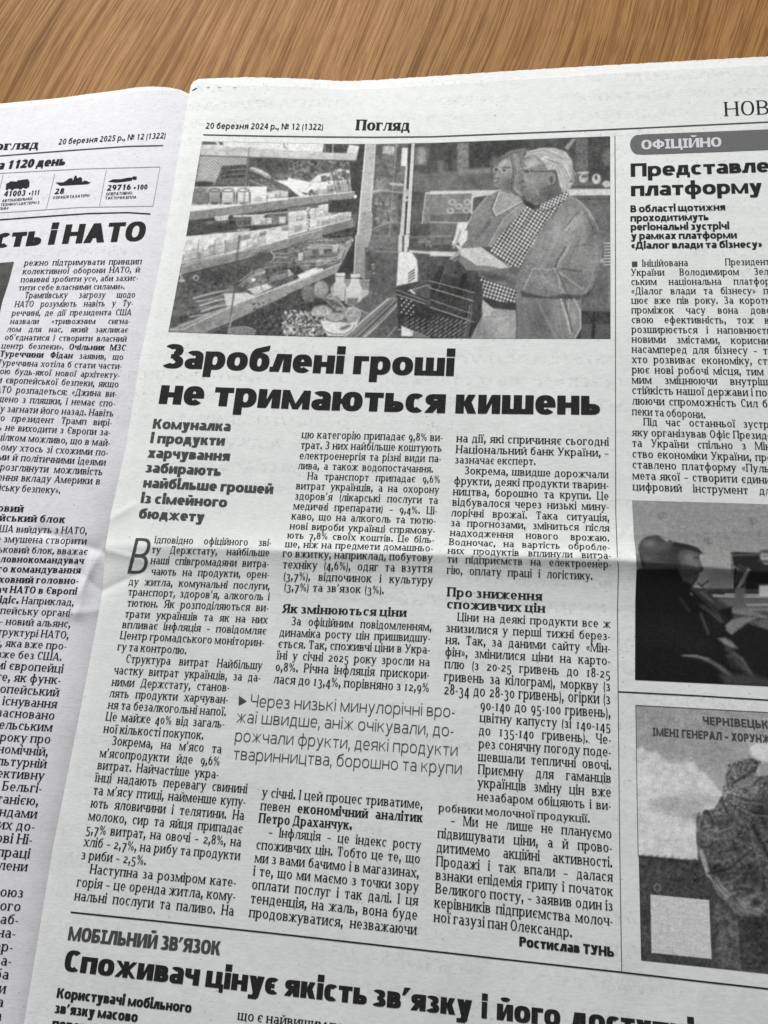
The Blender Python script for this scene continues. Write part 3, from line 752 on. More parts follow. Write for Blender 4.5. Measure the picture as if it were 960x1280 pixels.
c4 = [('Ініційована Президентом', 802.3, 333, 331), ('України Володимиром Зелен-', 788.3, 344.5, 343.3), ('ським національна платформа', 788.5, 356, 355.4), ('«Діалог влади та бізнесу» пра-', 788.7, 367.7, 367.2), ('цює вже пів року. За короткий', 788.8, 379.4, 379.4), ('проміжок часу вона довела', 788.9, 391.5, 391.8),
 ('свою ефективність, тож вже', 789, 403.6, 404.2), ('розширюється і наповнюється', 789.1, 415.8, 417), ('новими змістами, корисними', 789.2, 428, 429.8), ('насамперед для бізнесу – тих,', 789.3, 440.6, 442.4), ('хто розвиває економіку, ство-', 789.4, 453.4, 455.4), ('рює нові робочі місця, тим са-', 789.5, 466.2, 468.8),
 ('мим зміцнюючи внутрішню', 789.5, 479, 481.2), ('стійкість нашої держави і поси-', 789.6, 492, 495), ('люючи спроможність Сил без-', 789.6, 505.3, 508.8), ('пеки та оборони.', 789.7, 518.4, 522)]
paragraph([(t, x, y, RX if i < 15 else 882, y + (z - y) * 1.2) for i, (t, x, y, z) in enumerate(c4)], page_r, hs=None, ratio=.525)
c5 = [('Під час останньої зустрічі,', 803.8, 531.6, 534.5), ('яку організував Офіс Президен-', 789.6, 544.7, 548.5), ('та України спільно з Мініс-', 789.7, 558, 562), ('ство економіки України, пред-', 789.9, 571.6, 576), ('ставлено платформу «Пульс»,', 790, 585, 590), ('мета якої – створити єдиний', 790.2, 598.8, 604), ('цифровий інструмент для', 790.5, 612.6, 618)]
paragraph([(t, x, y, RX if i != 5 and i != 6 else RX - 6, z + .6) for i, (t, x, y, z) in enumerate(c5)], page_r, ratio=.51)
b = Block(); b.poly([(789.8, 326.9), (796.6, 326.7), (796.7, 333.2), (789.9, 333.4)]); b.build('bullet', INK_G, page_r)

# ---- left page
b = Block(); b.text('Погляд', SLAB, [(-22, 188.3), (48, 185.6)], 8.0, 'F'); b.build('masthead', INK, page_l)
b = Block(); b.text('20 березня 2025 р., № 12 (1322)', SMALL, [(72.3, 180.7), (140, 176.2), (206.7, 172.6)], 5.5, 'F'); b.build('issue_line', INK, page_l)
b = Block(); b.path([(-80, 201), (0, 194.8), (60, 190), (120, 185.6), (160, 182.8), (204, 181.8)], 1.4); b.build('rule', INK_G, page_l)
b = Block(); b.text('війни за 1120 день', HEAVY, [(-78, 217), (81, 206.3)], 8.4, 'R', .98, gap=.34, slant=.06); b.build('subheading', INK, page_l, label='bold day count above the statistics box')
b = Block()
b.path([(-90, 224), (0, 216.4), (100, 211), (200, 208.4)], .8); b.path([(-90, 272), (0, 265.8), (100, 259), (191, 257.4)], .8)
for a_, c_ in (((68.5, 216.8), (57.5, 262)), ((132.8, 212.4), (124, 258.6)), ((200, 208.4), (191, 257.6)), ((4, 216), (-7, 266))): b.path([a_, c_], .7)
b.build('statistics_box', INK_L, page_l)
b = Block(); b.path([(-80, 281), (0, 274.6), (60, 270.2), (110, 266.8), (160, 265.6), (188, 267.4)], 1.5); b.build('rule', INK, page_l)
# icons
def at(ox, oy, s, pts): return [(ox + x / s, oy + y / s) for x, y in pts]
b = Block()
for p in ([(28, 188), (40, 190), (44, 172), (30, 168)], [(30, 160), (55, 146), (88, 148), (90, 182), (30, 184)], [(85, 142), (140, 135), (148, 150), (145, 176), (88, 182)], [(56, 190), (48, 180), (60, 170), (72, 180), (66, 190)], [(95, 186), (90, 176), (100, 166), (112, 174), (108, 185)], [(122, 182), (118, 172), (130, 165), (140, 173), (134, 182)]):
    b.poly(at(0, 190, 4, p))
b.build('truck_icon', INK, page_l)
b = Block()
for p in ([(278, 152), (455, 150), (440, 160), (300, 168)], [(310, 154), (330, 144), (345, 132), (362, 130), (365, 152)], [(360, 152), (368, 135), (374, 118), (382, 118), (388, 134), (400, 124), (410, 130), (412, 152)], [(412, 151), (420, 142), (440, 146), (440, 151)]):
    b.poly(at(0, 190, 4, p))
b.build('ship_icon', INK, page_l)
b = Block()
for p in ([(540, 148), (565, 136), (620, 136), (660, 134), (660, 142), (620, 148), (580, 152)], [(600, 136), (640, 128), (668, 127), (668, 134)], [(662, 122), (684, 122), (682, 138), (664, 138)]):
    b.poly(at(0, 190, 4, p))
b.build('drone_icon', INK, page_l)
b = Block()
b.text('41003', SANSB, [(3.8, 245.8), (31.5, 244.2)], 5.4, 'F'); b.text('+111', SANSB, [(35, 244.4), (49, 243.4)], 4.8, 'F')
b.text('28', SANSB, [(67.5, 242.6), (80, 241.8)], 5.4, 'F'); b.text('29716', SANSB, [(133, 238.2), (163.5, 236.8)], 5.4, 'F'); b.text('+100', SANSB, [(166, 237.2), (184, 236.4)], 4.8, 'F')
b.build('statistics_figures', INK, page_l)
b = Block()
for t, x0, y0, x1, y1 in (('АВТОМОБІЛЬНОЇ', 2, 252.6, 40, 249.8), ('ТЕХНІКИ І ЦИСТЕРН З', 0, 257.6, 49, 254.6), ('ПММ', -2, 262.6, 10, 261.6), ('КОРАБЛІ ТА КАТЕРИ', 66, 248.8, 111.4, 245.8), ('ОПЕРАТИВНО-', 132, 244.2, 166.2, 242.6), ('ТАКТИЧНІ БПЛА', 131, 249.2, 170.4, 248)):
    b.text(t, SMALL, [(x0, y0), (x1, y1)], 2.6, 'F')
b.build('statistics_captions', INK, page_l)
b = Block(); b.text('Безпека, незалежність і НАТО', HEAVY, [(-300, 330), (0, 309.4), (80, 304.6), (180.5, 300.8)], 18.6, 'R', 1.06, gap=.40); b.build('headline', INK, page_l, label='large headline on the left page ending in NATO')
c = [('режно підтримувати принцип', 29.5, 332, 177, 330), ('колективної оборони НАТО, й', 27.5, 342.6, 174.5, 340.2), ('повинні зробити усе, аби захис-', 25, 352.8, 172.5, 350.6), ('тити себе власними силами».', 22.5, 362.8, 155.8, 361)]
paragraph(c, page_l, ratio=.51)
c = [('Трампівську загрозу щодо', 30, 372.6, 168.8, 371.8), ('НАТО розуміють навіть у Ту-', 17.5, 383.8, 166, 382.4), ('реччині, де дії президента США', 14, 394.6, 164, 393.6), ('назвали «тривожним сигна-', 12, 404.8, 162.5, 404.6), ('лом для нас, який закликає', 8, 414.6, 160, 415.4), ('об’єднатися і створити власний', 5, 424.8, 158, 426.8), ('центр безпеки». *Очільник МЗС*', 1, 435.4, 157, 438),
 ('*Туреччини Фідан* заявив, що', -1, 445.4, 154, 449.6), ('Туреччина хотіла б стати части-', -4, 456.6, 152, 461), ('ною будь-якої нової архітекту-', -7, 467, 149.5, 472.4), ('ри європейської безпеки, якщо', -10, 478, 148, 484), ('НАТО розпадеться: «Джина ви-', -13, 490, 145.8, 496), ('пущено з пляшки, і немає спо-', -16, 501.6, 143.8, 508), ('собу загнати його назад. Навіть', -18, 513.6, 141.8, 520.4),
 ('якщо президент Трамп вирі-', -21, 525, 139.5, 532), ('шить не виходити з Європи за-', -24, 536.6, 138, 544.2), ('раз, цілком можливо, що в май-', -27, 548.6, 137.5, 557.4), ('бутньому хтось зі схожими по-', -30, 561, 135, 569.6), ('глядами й політичними ідеями', -33, 573, 132, 581.8), ('може розглянути можливість', -36, 585.8, 128, 593.8), ('зменшення вкладу Америки в', -39, 598.6, 125, 605.4), ('європейську безпеку».', -42, 611, 75.5, 616.8)]
paragraph(c, page_l, ratio=.51)
b = Block(); b.text('Новий', SERIF_B, [(-60, 637), (29, 640)], 6.6, 'R', 1.0); b.text('європейський блок', SERIF_B, [(-60, 649.5), (81, 653.4)], 6.6, 'R', .98); b.build('subheading', INK, page_l)
def rpar(rows, ratio=.525, font=SERIF):
    """lines whose beginning is outside the frame: (text, y at x=0, right end x, y)"""
    blk = Block()
    for i, (t, y0, x1, y1) in enumerate(rows):
        a, e = max(0, i - 1), min(len(rows) - 1, i + 1); p = (rows[e][1] - rows[a][1]) / (e - a)
        cur = font; fonts = []; t2 = ''
        for ch in t:
            if ch == '*': cur = SERIF_B if cur is font else font; continue
            fonts.append(cur); t2 += ch
        k = -160.; ys = y0 + (y1 - y0) / x1 * k if x1 > 30 else y0 + .055 * k
        blk.text(t2, fonts, [(k, ys), (x1, y1)], p * ratio, 'R', .92, gap=.50)
    return blk.build('paragraph', INK_S, page_l)
rpar([('Якщо США вийдуть з НАТО,', 664.8, 108.8, 667.3), ('Європа буде змушена створити', 677.4, 108, 680.4), ('новий військовий блок, вважає', 690.4, 109.4, 693.3), ('*колишній головнокомандувач*', 702.4, 104.6, 704.6), ('*Європейського командування*', 714.9, 100.6, 716.6), ('*США та верховний головно-*', 728, 98, 729.8), ('*командувач НАТО в Європі*', 740.6, 96, 743),
 ('*Ставрідіс.* Наприклад,', 753.4, 92.3, 757), ('нову європейську органі-', 767, 91, 770.6), ('зацію – новий альянс,', 780.4, 88, 784), ('у структурі НАТО,', 793.8, 85.8, 798.2), ('частини, яка вже про-', 807.6, 83, 812), ('існує вже без США.', 821.8, 77, 825.6)], .49)
rpar([('напрямі європейці', 836, 78.8, 840.8), ('про те, як функ-', 850.6, 75.6, 855), ('європейський', 865.6, 73.5, 870.4), ('союз, ив існування', 880.6, 70.8, 885), ('з засновано', 895.6, 68, 899.6), ('Брюссельським', 910.6, 65, 914.2), ('року про', 926, 63, 929.2), ('економічній,', 941, 60, 944.8), ('культурній', 956.2, 57.7, 960), ('колективну', 971.6, 55, 974.8), ('їх Бельгі-', 987.6, 52, 990.8), ('Британією,', 1003.6, 48, 1006.8), ('командами', 1019.8, 46, 1023), ('цих них до-', 1036, 43, 1038.8), ('мові Ні-', 1053, 40, 1055.4), ('співпраці', 1070.4, 37, 1072.8), ('члени', 1086.8, 34, 1089)])
rpar([('союз', 1120, 29, 1121.8), ('кого', 1136.8, 25.7, 1139), ('аб-', 1154, 22.7, 1155.6), ('на-', 1171, 19, 1172.4), ('ар-', 1188.6, 15.7, 1189.6), ('ра-', 1206, 14, 1207), ('ба', 1223.2, 10.7, 1224), ('и', 1241, 7, 1241.6), ('а', 1258, 4, 1258.4), ('а', 1275, 1.7, 1275.4)])

# ------------------------------------------------------------------ printed pictures, painted in shape by shape
class Canvas:
    def __init__(s, x0, y0, x1, y1, sc, bg):
        s.x0, s.y0, s.sc = x0, y0, sc
        s.w, s.h = int((x1 - x0) * sc), int((y1 - y0) * sc)
        s.a = np.full((s.h, s.w), float(bg)); s.v = (0., 0., 1.)
    def view(s, ox, oy, k): s.v = (ox, oy, k)
    def P(s, pts):
        p = np.array(pts, float); return np.stack([(s.v[0] + p[:, 0] / s.v[2] - s.x0) * s.sc, (s.v[1] + p[:, 1] / s.v[2] - s.y0) * s.sc], -1)
    def _mask(s, p, soft=0):
        m = int(3 + soft * 3)
        xa, xb = max(0, int(p[:, 0].min()) - m), min(s.w, int(p[:, 0].max()) + m + 2); ya, yb = max(0, int(p[:, 1].min()) - m), min(s.h, int(p[:, 1].max()) + m + 2)
        if xb <= xa or yb <= ya: return None
        X, Y = np.meshgrid(np.arange(xa, xb) + .5, np.arange(ya, yb) + .5)
        ins = np.zeros(X.shape, bool); dist = np.full(X.shape, 1e9); n = len(p)
        for i in range(n):
            x0, y0 = p[i]; x1, y1 = p[(i + 1) % n]
            c = ((y0 <= Y) != (y1 <= Y))
            if y1 != y0: ins ^= c & (X < x0 + (Y - y0) * (x1 - x0) / (y1 - y0))
            dx, dy = x1 - x0, y1 - y0; L2 = dx * dx + dy * dy + 1e-9
            t = np.clip(((X - x0) * dx + (Y - y0) * dy) / L2, 0, 1); dist = np.minimum(dist, (X - x0 - t * dx) ** 2 + (Y - y0 - t * dy) ** 2)
        d = np.sqrt(dist) * np.where(ins, 1, -1); r = .7 + soft
        return (slice(ya, yb), slice(xa, xb)), np.clip(.5 + d / (2 * r), 0, 1), X, Y
    def poly(s, pts, g, soft=0, g2=None, tex=0, ts=3, al=1.0, chk=None):
        """g..g2: tone at top and bottom; tex: amplitude of mottling"""
        p = s.P(pts); r = s._mask(p, soft)
        if r is None: return
        sl, m, X, Y = r
        tone = np.full(X.shape, float(g))
        if g2 is not None:
            t = np.clip((Y - p[:, 1].min()) / max(1, np.ptp(p[:, 1])), 0, 1); tone = g + (g2 - g) * t
        if tex: tone = tone + tex * s.noise(X, Y, ts)
        if chk:
            per, ang, d_, m_, l_ = chk; a = math.radians(ang); per *= s.sc
            f1 = np.sin((X * math.cos(a) + Y * math.sin(a)) * 2 * math.pi / per); f2 = np.sin((-X * math.sin(a) + Y * math.cos(a)) * 2 * math.pi / per)
            k = (np.clip(f1 * 2, -1, 1) + np.clip(f2 * 2, -1, 1)) / 2; tone = np.where(k > 0, m_ + (l_ - m_) * k, m_ + (m_ - d_) * k)
        s.a[sl] = s.a[sl] * (1 - m * al) + tone * m * al
    def noise(s, X, Y, ts):
        if not hasattr(s, 'nz'): s.nz = {}
        if ts not in s.nz:
            g = np.random.default_rng(int(ts * 10) + 3).standard_normal((s.h // max(1, int(ts)) + 3, s.w // max(1, int(ts)) + 3)); s.nz[ts] = g
        g = s.nz[ts]; k = max(1, int(ts)); fx, fy = X / k, Y / k; ix, iy = fx.astype(int), fy.astype(int); tx, ty = fx - ix, fy - iy
        ix = np.clip(ix, 0, g.shape[1] - 2); iy = np.clip(iy, 0, g.shape[0] - 2)
        return (g[iy, ix] * (1 - tx) + g[iy, ix + 1] * tx) * (1 - ty) + (g[iy + 1, ix] * (1 - tx) + g[iy + 1, ix + 1] * tx) * ty
    def ell(s, cx, cy, rx, ry, g, rot=0, **kw):
        a = np.linspace(0, 2 * math.pi, 22, endpoint=False); c, n = math.cos(math.radians(rot)), math.sin(math.radians(rot))
        s.poly([(cx + rx * math.cos(t) * c - ry * math.sin(t) * n, cy + rx * math.cos(t) * n + ry * math.sin(t) * c) for t in a], g, **kw)
    def line(s, pts, w, g, soft=.1, al=1.0):
        """w in view units"""
        p = np.array(pts, float)
        for a, b in zip(p[:-1], p[1:]):
            d = b - a; L = np.hypot(*d) + 1e-6; n = np.array([-d[1], d[0]]) / L * w / 2; e = d / L * w * .2
            s.poly([a + n - e, b + n + e, b - n + e, a - n - e], g, soft, al=al)
    def ring(s, cx, cy, rx, ry, w, g, a0=0, a1=360, al=1.0):
        a = np.radians(np.linspace(a0, a1, 14)); s.line([(cx + rx * math.cos(t), cy + ry * math.sin(t)) for t in a], w, g, al=al)
    def strands(s, pts, n, amp, w, g0, g1, seed=1):
        r = np.random.default_rng(seed); p = np.array(pts, float)
        for i in range(n):
            o = r.uniform(-1, 1, 2) * amp; s.line(p + o + r.uniform(-.15, .15, p.shape) * np.array(amp), w, r.uniform(g0, g1), al=.7)
    def specks(s, x0, y0, x1, y1, n, r0, r1, g0, g1, seed=1):
        r = np.random.default_rng(seed)
        for i in range(n):
            x, y = r.uniform(x0, x1), r.uniform(y0, y1); s.ell(x, y, r.uniform(r0, r1), r.uniform(r0, r1) * .7, r.uniform(g0, g1), rot=r.uniform(0, 180))
    def shade(s, cx, cy, rx, ry, a):
        (x, y), (x1, y1) = s.P([(cx, cy), (cx + rx, cy + ry)]); rx, ry = abs(x1 - x), abs(y1 - y)
        xa, xb, ya, yb = max(0, int(x - 2.2 * rx)), min(s.w, int(x + 2.2 * rx)), max(0, int(y - 2.2 * ry)), min(s.h, int(y + 2.2 * ry))
        if xb <= xa or yb <= ya: return
        X, Y = np.meshgrid(np.arange(xa, xb), np.arange(ya, yb)); s.a[ya:yb, xa:xb] += a * np.exp(-((X - x) / rx) ** 2 - ((Y - y) / ry) ** 2)
    def packs(s, p0, p1, hgt, n, seed, lo=130, hi=212):
        r = np.random.default_rng(seed); p0, p1 = np.array(p0, float), np.array(p1, float); cuts = np.sort(np.concatenate([[0, 1], (np.arange(1, n) + r.uniform(-.3, .3, n - 1)) / n]))
        for a, b in zip(cuts[:-1], cuts[1:]):
            A, B = p0 + (p1 - p0) * (a + .004), p0 + (p1 - p0) * (b - .004); h = hgt * r.uniform(.6, 1.15); g = r.uniform(lo, hi); w = B[0] - A[0]; k = r.uniform(-4, 4)
            s.poly([A, B, (B[0] + k, B[1] - h), (A[0] + k, A[1] - h)], g, .4, g2=g - r.uniform(10, 45), tex=6)
            s.poly([(A[0] + w * .15, A[1] - h * .3), (B[0] - w * .2, B[1] - h * .3), (B[0] - w * .2, B[1] - h * .62), (A[0] + w * .15, A[1] - h * .62)], g + r.choice([-32, -20, 20]), .6, al=.8)
            s.line([(A[0], A[1]), (A[0] + k, A[1] - h)], 3, 104, .5, al=.7); s.line([(A[0] + k, A[1] - h), (B[0] + k, B[1] - h)], 3, min(215, g + 20), .4)
    def soften(s, f):
        b = s.a
        for ax in (0, 1): b = (np.roll(b, 1, ax) + 2 * b + np.roll(b, -1, ax)) / 4
        s.a = s.a * (1 - f) + b * f
    def grain(s, amp, seed=5):
        r = np.random.default_rng(seed); g = r.standard_normal(s.a.shape)
        g = (g + np.roll(g, 1, 0) + np.roll(g, 1, 1) + np.roll(np.roll(g, 1, 0), 1, 1)) / 2
        s.a = np.clip(s.a + amp * g, 14, 222)
    def sample(s, u, v):
        X = np.clip((u - s.x0) * s.sc - .5, 0, s.w - 1.001); Y = np.clip((v - s.y0) * s.sc - .5, 0, s.h - 1.001)
        ix, iy = X.astype(int), Y.astype(int); tx, ty = X - ix, Y - iy; A = s.a
        return (A[iy, ix] * (1 - tx) + A[iy, ix + 1] * tx) * (1 - ty) + (A[iy + 1, ix] * (1 - tx) + A[iy + 1, ix + 1] * tx) * ty
def picture(cv, top, bot, left, right, nu, nv, page, name, label, gain=1.0):
    """top/bot: y(u) curves; left/right: x(v) curves; laid on the page as a printed patch"""
    rel = relief_left if page is page_l else relief_right
    S, T = np.meshgrid(np.linspace(0, 1, nu), np.linspace(0, 1, nv), indexing='ij')
    tp, bt, lf, rt = (np.array(q, float) for q in (top, bot, left, right))
    v = tp[0, 1] + T * (bt[0, 1] - tp[0, 1])
    for _ in range(4):
        u = np.interp(v, lf[:, 1], lf[:, 0]) * (1 - S) + np.interp(v, rt[:, 1], rt[:, 0]) * S
        v = np.interp(u, tp[:, 0], tp[:, 1]) * (1 - T) + np.interp(u, bt[:, 0], bt[:, 1]) * T
    P = lift(u, v, rel, .00008)
    g = cv.sample(u, v)
    me = mesh_np(name, P.reshape(-1, 3), grid_faces(nu, nv)); fix_up(me)
    r = lin(g) / lin(212.) * .66 * gain
    col = np.stack([r * .985, r, r * .995, np.ones_like(r)], -1).astype(np.float32)
    at_ = me.attributes.new('print', 'FLOAT_COLOR', 'POINT'); at_.data.foreach_set('color', col.reshape(-1))
    return link(name, me, PRINT, page, label)
#PICTURES
c = Canvas(200, 164, 775, 430, 1.7, 100)
# --- overall areas (overview coordinates)
c.view(200, 160, 1.655)
c.poly([(80, 25), (420, 25), (410, 440), (0, 440), (0, 300)], 88, tex=10, ts=5)
c.poly([(515, 25), (960, 10), (960, 440), (480, 440)], 74, tex=7, ts=7)
c.poly([(525, 95), (960, 88), (960, 132), (525, 132)], 98, tex=6, ts=9)
c.poly([(525, 262), (700, 262), (700, 440), (500, 440)], 92, tex=7, ts=7, g2=82)
c.poly([(440, 30), (520, 28), (495, 350), (425, 330)], 102, tex=10, ts=8)
# --- upper left shelves
c.view(200, 165, 4.8)
c.poly([(240, 140), (975, 150), (975, 400), (640, 400), (200, 335)], 74, tex=10, ts=6)
c.poly([(240, 142), (525, 150), (520, 200), (375, 205), (330, 315), (215, 305)], 148, soft=2, chk=(3.0, 38, 118, 150, 172))
c.poly([(250, 55), (980, 62), (980, 122), (246, 82)], 205, tex=4)
c.poly([(255, 55), (330, 57), (345, 76), (252, 76)], 78, soft=1); c.poly([(345, 57), (375, 58), (380, 78), (362, 78)], 72, soft=1)
c.poly([(245, 78), (975, 118), (975, 164), (240, 140)], 186, g2=168, tex=9, ts=8)
c.line([(240, 141), (975, 166)], 6, 92, .5)
for x in (300, 345, 395, 440, 500, 545): c.ell(x, 108, 20, 9, 150, soft=3, al=.6)
c.strands([(760, 70), (765, 95), (780, 100)], 4, (22, 6), 4, 70, 110, 3)
c.poly([(370, 205), (520, 196), (600, 225), (700, 280), (760, 300), (830, 388), (640, 385), (520, 322), (330, 315), (345, 285), (365, 250)], 70, tex=14, ts=4, soft=1)
for yy, g in ((232, 108), (262, 96), (292, 104)): c.line([(378, yy), (440, yy - 6), (520, yy - 10)], 5, g, 1); c.line([(378, yy + 10), (450, yy + 4), (520, yy)], 6, 44, 1)
c.ell(440, 298, 95, 18, 82, soft=2, tex=10); c.ell(600, 245, 70, 22, 128, rot=24, tex=18, ts=3, soft=1); c.ell(600, 236, 58, 7, 190, rot=24, soft=1); c.ell(592, 262, 60, 9, 62, rot=24, soft=1)
c.ell(690, 330, 110, 22, 86, rot=26, tex=14, ts=3); c.line([(540, 290), (640, 330), (760, 375)], 6, 130, 1); c.line([(640, 285), (780, 370)], 5, 48, 1)
c.ell(765, 275, 75, 16, 108, rot=14, soft=2); c.ell(780, 282, 36, 7, 60, rot=14, soft=1)
c.ell(262, 308, 62, 13, 46, soft=2)
c.poly([(195, 330), (520, 326), (640, 328), (638, 432), (183, 442)], 186, tex=6)
for x, g in ((238, 122), (328, 150), (406, 198), (500, 208)):
    c.ell(x, 388, 42, 50, 62, soft=1.5); c.poly([(x - 34, 352), (x + 34, 352), (x + 38, 425), (x - 38, 425)], g, soft=2, g2=g - 28); c.ell(x, 346, 30, 9, g + 6, soft=1); c.ring(x, 350, 33, 10, 4, 66); c.line([(x - 39, 360), (x - 41, 430)], 5, 58, 1); c.line([(x + 39, 360), (x + 40, 430)], 5, 66, 1)
c.poly([(183, 330), (290, 330), (285, 436), (181, 440)], 108, al=.55, soft=2)
c.poly([(548, 330), (640, 328), (638, 430), (545, 432)], 200, tex=5); c.ell(590, 405, 22, 16, 160, soft=2)
c.ell(715, 370, 80, 20, 165, soft=1, tex=8); c.line([(645, 382), (790, 386)], 5, 90, .8)
c.poly([(690, 290), (830, 290), (975, 330), (975, 392), (830, 390), (775, 330)], 206, tex=12, ts=5, soft=1)
c.specks(850, 340, 975, 392, 26, 5, 14, 70, 150, 4); c.specks(870, 190, 975, 300, 30, 6, 16, 50, 170, 8); c.poly([(900, 250), (975, 245), (975, 330), (880, 300)], 175, soft=2, tex=20, ts=3)
c.poly([(183, 440), (640, 430), (645, 398), (975, 382), (975, 392), (640, 420), (180, 486)], 208, soft=.6)
c.poly([(180, 478), (500, 440), (975, 380), (975, 434), (500, 492), (170, 535)], 124, tex=9, ts=5)
c.line([(172, 534), (500, 493), (975, 434)], 5, 62, .6)
c.poly([(170, 537), (975, 436), (975, 600), (640, 680), (143, 680)], 68, tex=10, ts=4)
c.poly([(330, 512), (410, 500), (408, 548), (335, 552)], 182, tex=8, soft=.8); c.line([(328, 512), (412, 502)], 6, 205, .6)
c.poly([(440, 505), (628, 498), (608, 556), (550, 560), (470, 566)], 182, soft=.8); c.poly([(440, 512), (550, 508), (545, 560), (470, 562)], 84, soft=1, tex=10)
c.line([(440, 503), (628, 497)], 6, 205, .4)
c.poly([(640, 500), (790, 480), (780, 550), (670, 560)], 98, tex=10, soft=1); c.line([(630, 492), (800, 478)], 5, 195, .5); c.line([(680, 490), (690, 555)], 3, 150, .5)
c.poly([(785, 490), (830, 455), (892, 448), (890, 600), (778, 600)], 210, tex=5, soft=.6); c.poly([(895, 470), (975, 455), (975, 575), (895, 590)], 190, tex=16, ts=4); c.specks(880, 475, 905, 590, 16, 4, 9, 60, 110, 2); c.specks(930, 450, 975, 560, 20, 4, 11, 70, 140, 5)
c.poly([(320, 640), (520, 602), (780, 555), (975, 560), (975, 580), (640, 680), (140, 680)], 203, tex=10, ts=6, soft=1)
c.strands([(150, 655), (300, 630), (520, 600)], 9, (20, 22), 8, 120, 175, 6); c.strands([(160, 610), (300, 600), (460, 590)], 5, (10, 16), 8, 46, 70, 7)
for x in (632, 715, 800): c.line([(x, 585), (x - 2, 640)], 3, 110, .5)
c.packs((300, 660), (975, 582), 44, 17, 91); c.packs((645, 395), (860, 385), 34, 5, 92, 150, 206); c.packs((560, 560), (790, 545), 34, 6, 93, 90, 190); c.packs((250, 560), (450, 548), 24, 6, 94, 60, 120)
c.line([(536, 95), (505, 400), (480, 680)], 8, 108, .8, al=.85)
# --- upper middle, door glass
c.view(360, 165, 4.8)
c.poly([(215, 66), (352, 68), (350, 124), (205, 118)], 62, tex=12, ts=3); c.line([(270, 68), (268, 122)], 5, 185, .5); c.line([(222, 75), (222, 120)], 7, 130, 1)
c.poly([(368, 76), (432, 86), (415, 132), (352, 126)], 205, soft=.4); c.poly([(0, 66), (215, 66), (208, 120), (0, 110)], 208, tex=5)
c.poly([(0, 118), (435, 130), (432, 172), (0, 160)], 186, g2=172, tex=10, ts=7); c.line([(0, 163), (430, 174)], 6, 78, .7)
c.poly([(430, 70), (466, 70), (436, 480), (405, 672), (385, 672), (440, 400), (380, 320)], 52, tex=5)
c.poly([(0, 168), (372, 176), (375, 300), (0, 300)], 92, tex=26, ts=4)
c.poly([(0, 275), (60, 285), (130, 300), (180, 255), (250, 240), (300, 220), (372, 230), (392, 362), (260, 380), (0, 392)], 204, tex=14, ts=4, soft=1)
c.packs((150, 388), (385, 362), 62, 8, 97, 130, 208); c.packs((200, 300), (375, 280), 46, 7, 98, 90, 200); c.specks(240, 200, 385, 360, 40, 4, 10, 70, 190, 12); c.poly([(0, 330), (70, 388), (0, 396)], 60, soft=1); c.specks(90, 355, 170, 385, 12, 5, 14, 60, 110, 13); c.ell(240, 215, 60, 28, 80, soft=4, tex=14, al=.7)
c.strands([(300, 230), (320, 300), (330, 360)], 14, (45, 12), 4, 60, 120, 14)
c.poly([(370, 180), (440, 180), (436, 480), (420, 520), (400, 420), (375, 320)], 56, tex=6, soft=1)
c.poly([(0, 398), (400, 360), (410, 396), (0, 452)], 128, tex=8, ts=5); c.line([(0, 397), (400, 358)], 5, 205, .4); c.ell(404, 388, 9, 12, 215); c.line([(0, 452), (408, 400)], 4, 60, .5)
c.poly([(0, 455), (410, 402), (430, 480), (0, 640)], 60, tex=9, ts=4)
c.poly([(0, 470), (120, 450), (265, 425), (240, 486), (382, 480), (372, 535), (0, 624)], 198, tex=12, ts=5, soft=.6); c.poly([(0, 455), (120, 445), (110, 468), (0, 480)], 110, soft=1); c.poly([(125, 440), (190, 430), (180, 455), (130, 462)], 100, soft=1)
c.packs((0, 612), (372, 525), 50, 9, 99, 150, 212); c.packs((0, 545), (300, 490), 50, 7, 100, 120, 205); c.specks(112, 455, 132, 595, 18, 3, 8, 60, 110, 15); c.line([(180, 545), (372, 510)], 5, 140, .8); c.poly([(245, 410), (415, 400), (385, 478), (240, 484)], 52, soft=1, tex=6)
c.poly([(0, 626), (388, 520), (395, 566), (0, 675)], 116, tex=7, ts=5); c.line([(0, 625), (388, 519)], 4, 206, .4)
c.poly([(0, 676), (395, 568), (412, 600), (405, 690), (0, 690)], 66, tex=14, ts=3); c.strands([(160, 640), (260, 650), (380, 640)], 8, (10, 14), 4, 130, 185, 16)
c.poly([(466, 68), (527, 68), (494, 480), (506, 500), (490, 690), (408, 690)], 168, tex=6, ts=6); c.line([(467, 68), (440, 360), (410, 690)], 7, 216, .4); c.line([(526, 68), (495, 480)], 5, 208, .4)
c.poly([(440, 478), (500, 478), (506, 520), (490, 690), (428, 690)], 150, soft=1, tex=8); c.line([(500, 480), (507, 520), (492, 690)], 4, 196, .4)
c.poly([(528, 72), (722, 70), (682, 690), (497, 690)], 100, tex=15, ts=6, g2=88)
c.poly([(528, 78), (640, 84), (636, 135), (528, 140)], 80); c.poly([(572, 82), (640, 86), (634, 138), (566, 130)], 168, tex=16, ts=4, soft=1); c.poly([(528, 270), (600, 270), (596, 340), (524, 345)], 120, soft=3, tex=14)
c.line([(652, 74), (630, 320), (603, 680)], 4, 150, .4); c.line([(612, 310), (690, 318)], 14, 180, 1.5); c.line([(505, 360), (570, 350), (700, 366)], 10, 146, 1.2); c.line([(510, 580), (600, 543), (690, 545)], 6, 140, 1)
c.specks(530, 380, 660, 540, 26, 6, 20, 90, 140, 17); c.line([(560, 345), (510, 358)], 5, 170, .8)
c.poly([(684, 95), (718, 95), (714, 206), (677, 204)], 206, soft=.4); c.poly([(655, 92), (684, 94), (676, 180), (650, 180)], 78, soft=1)
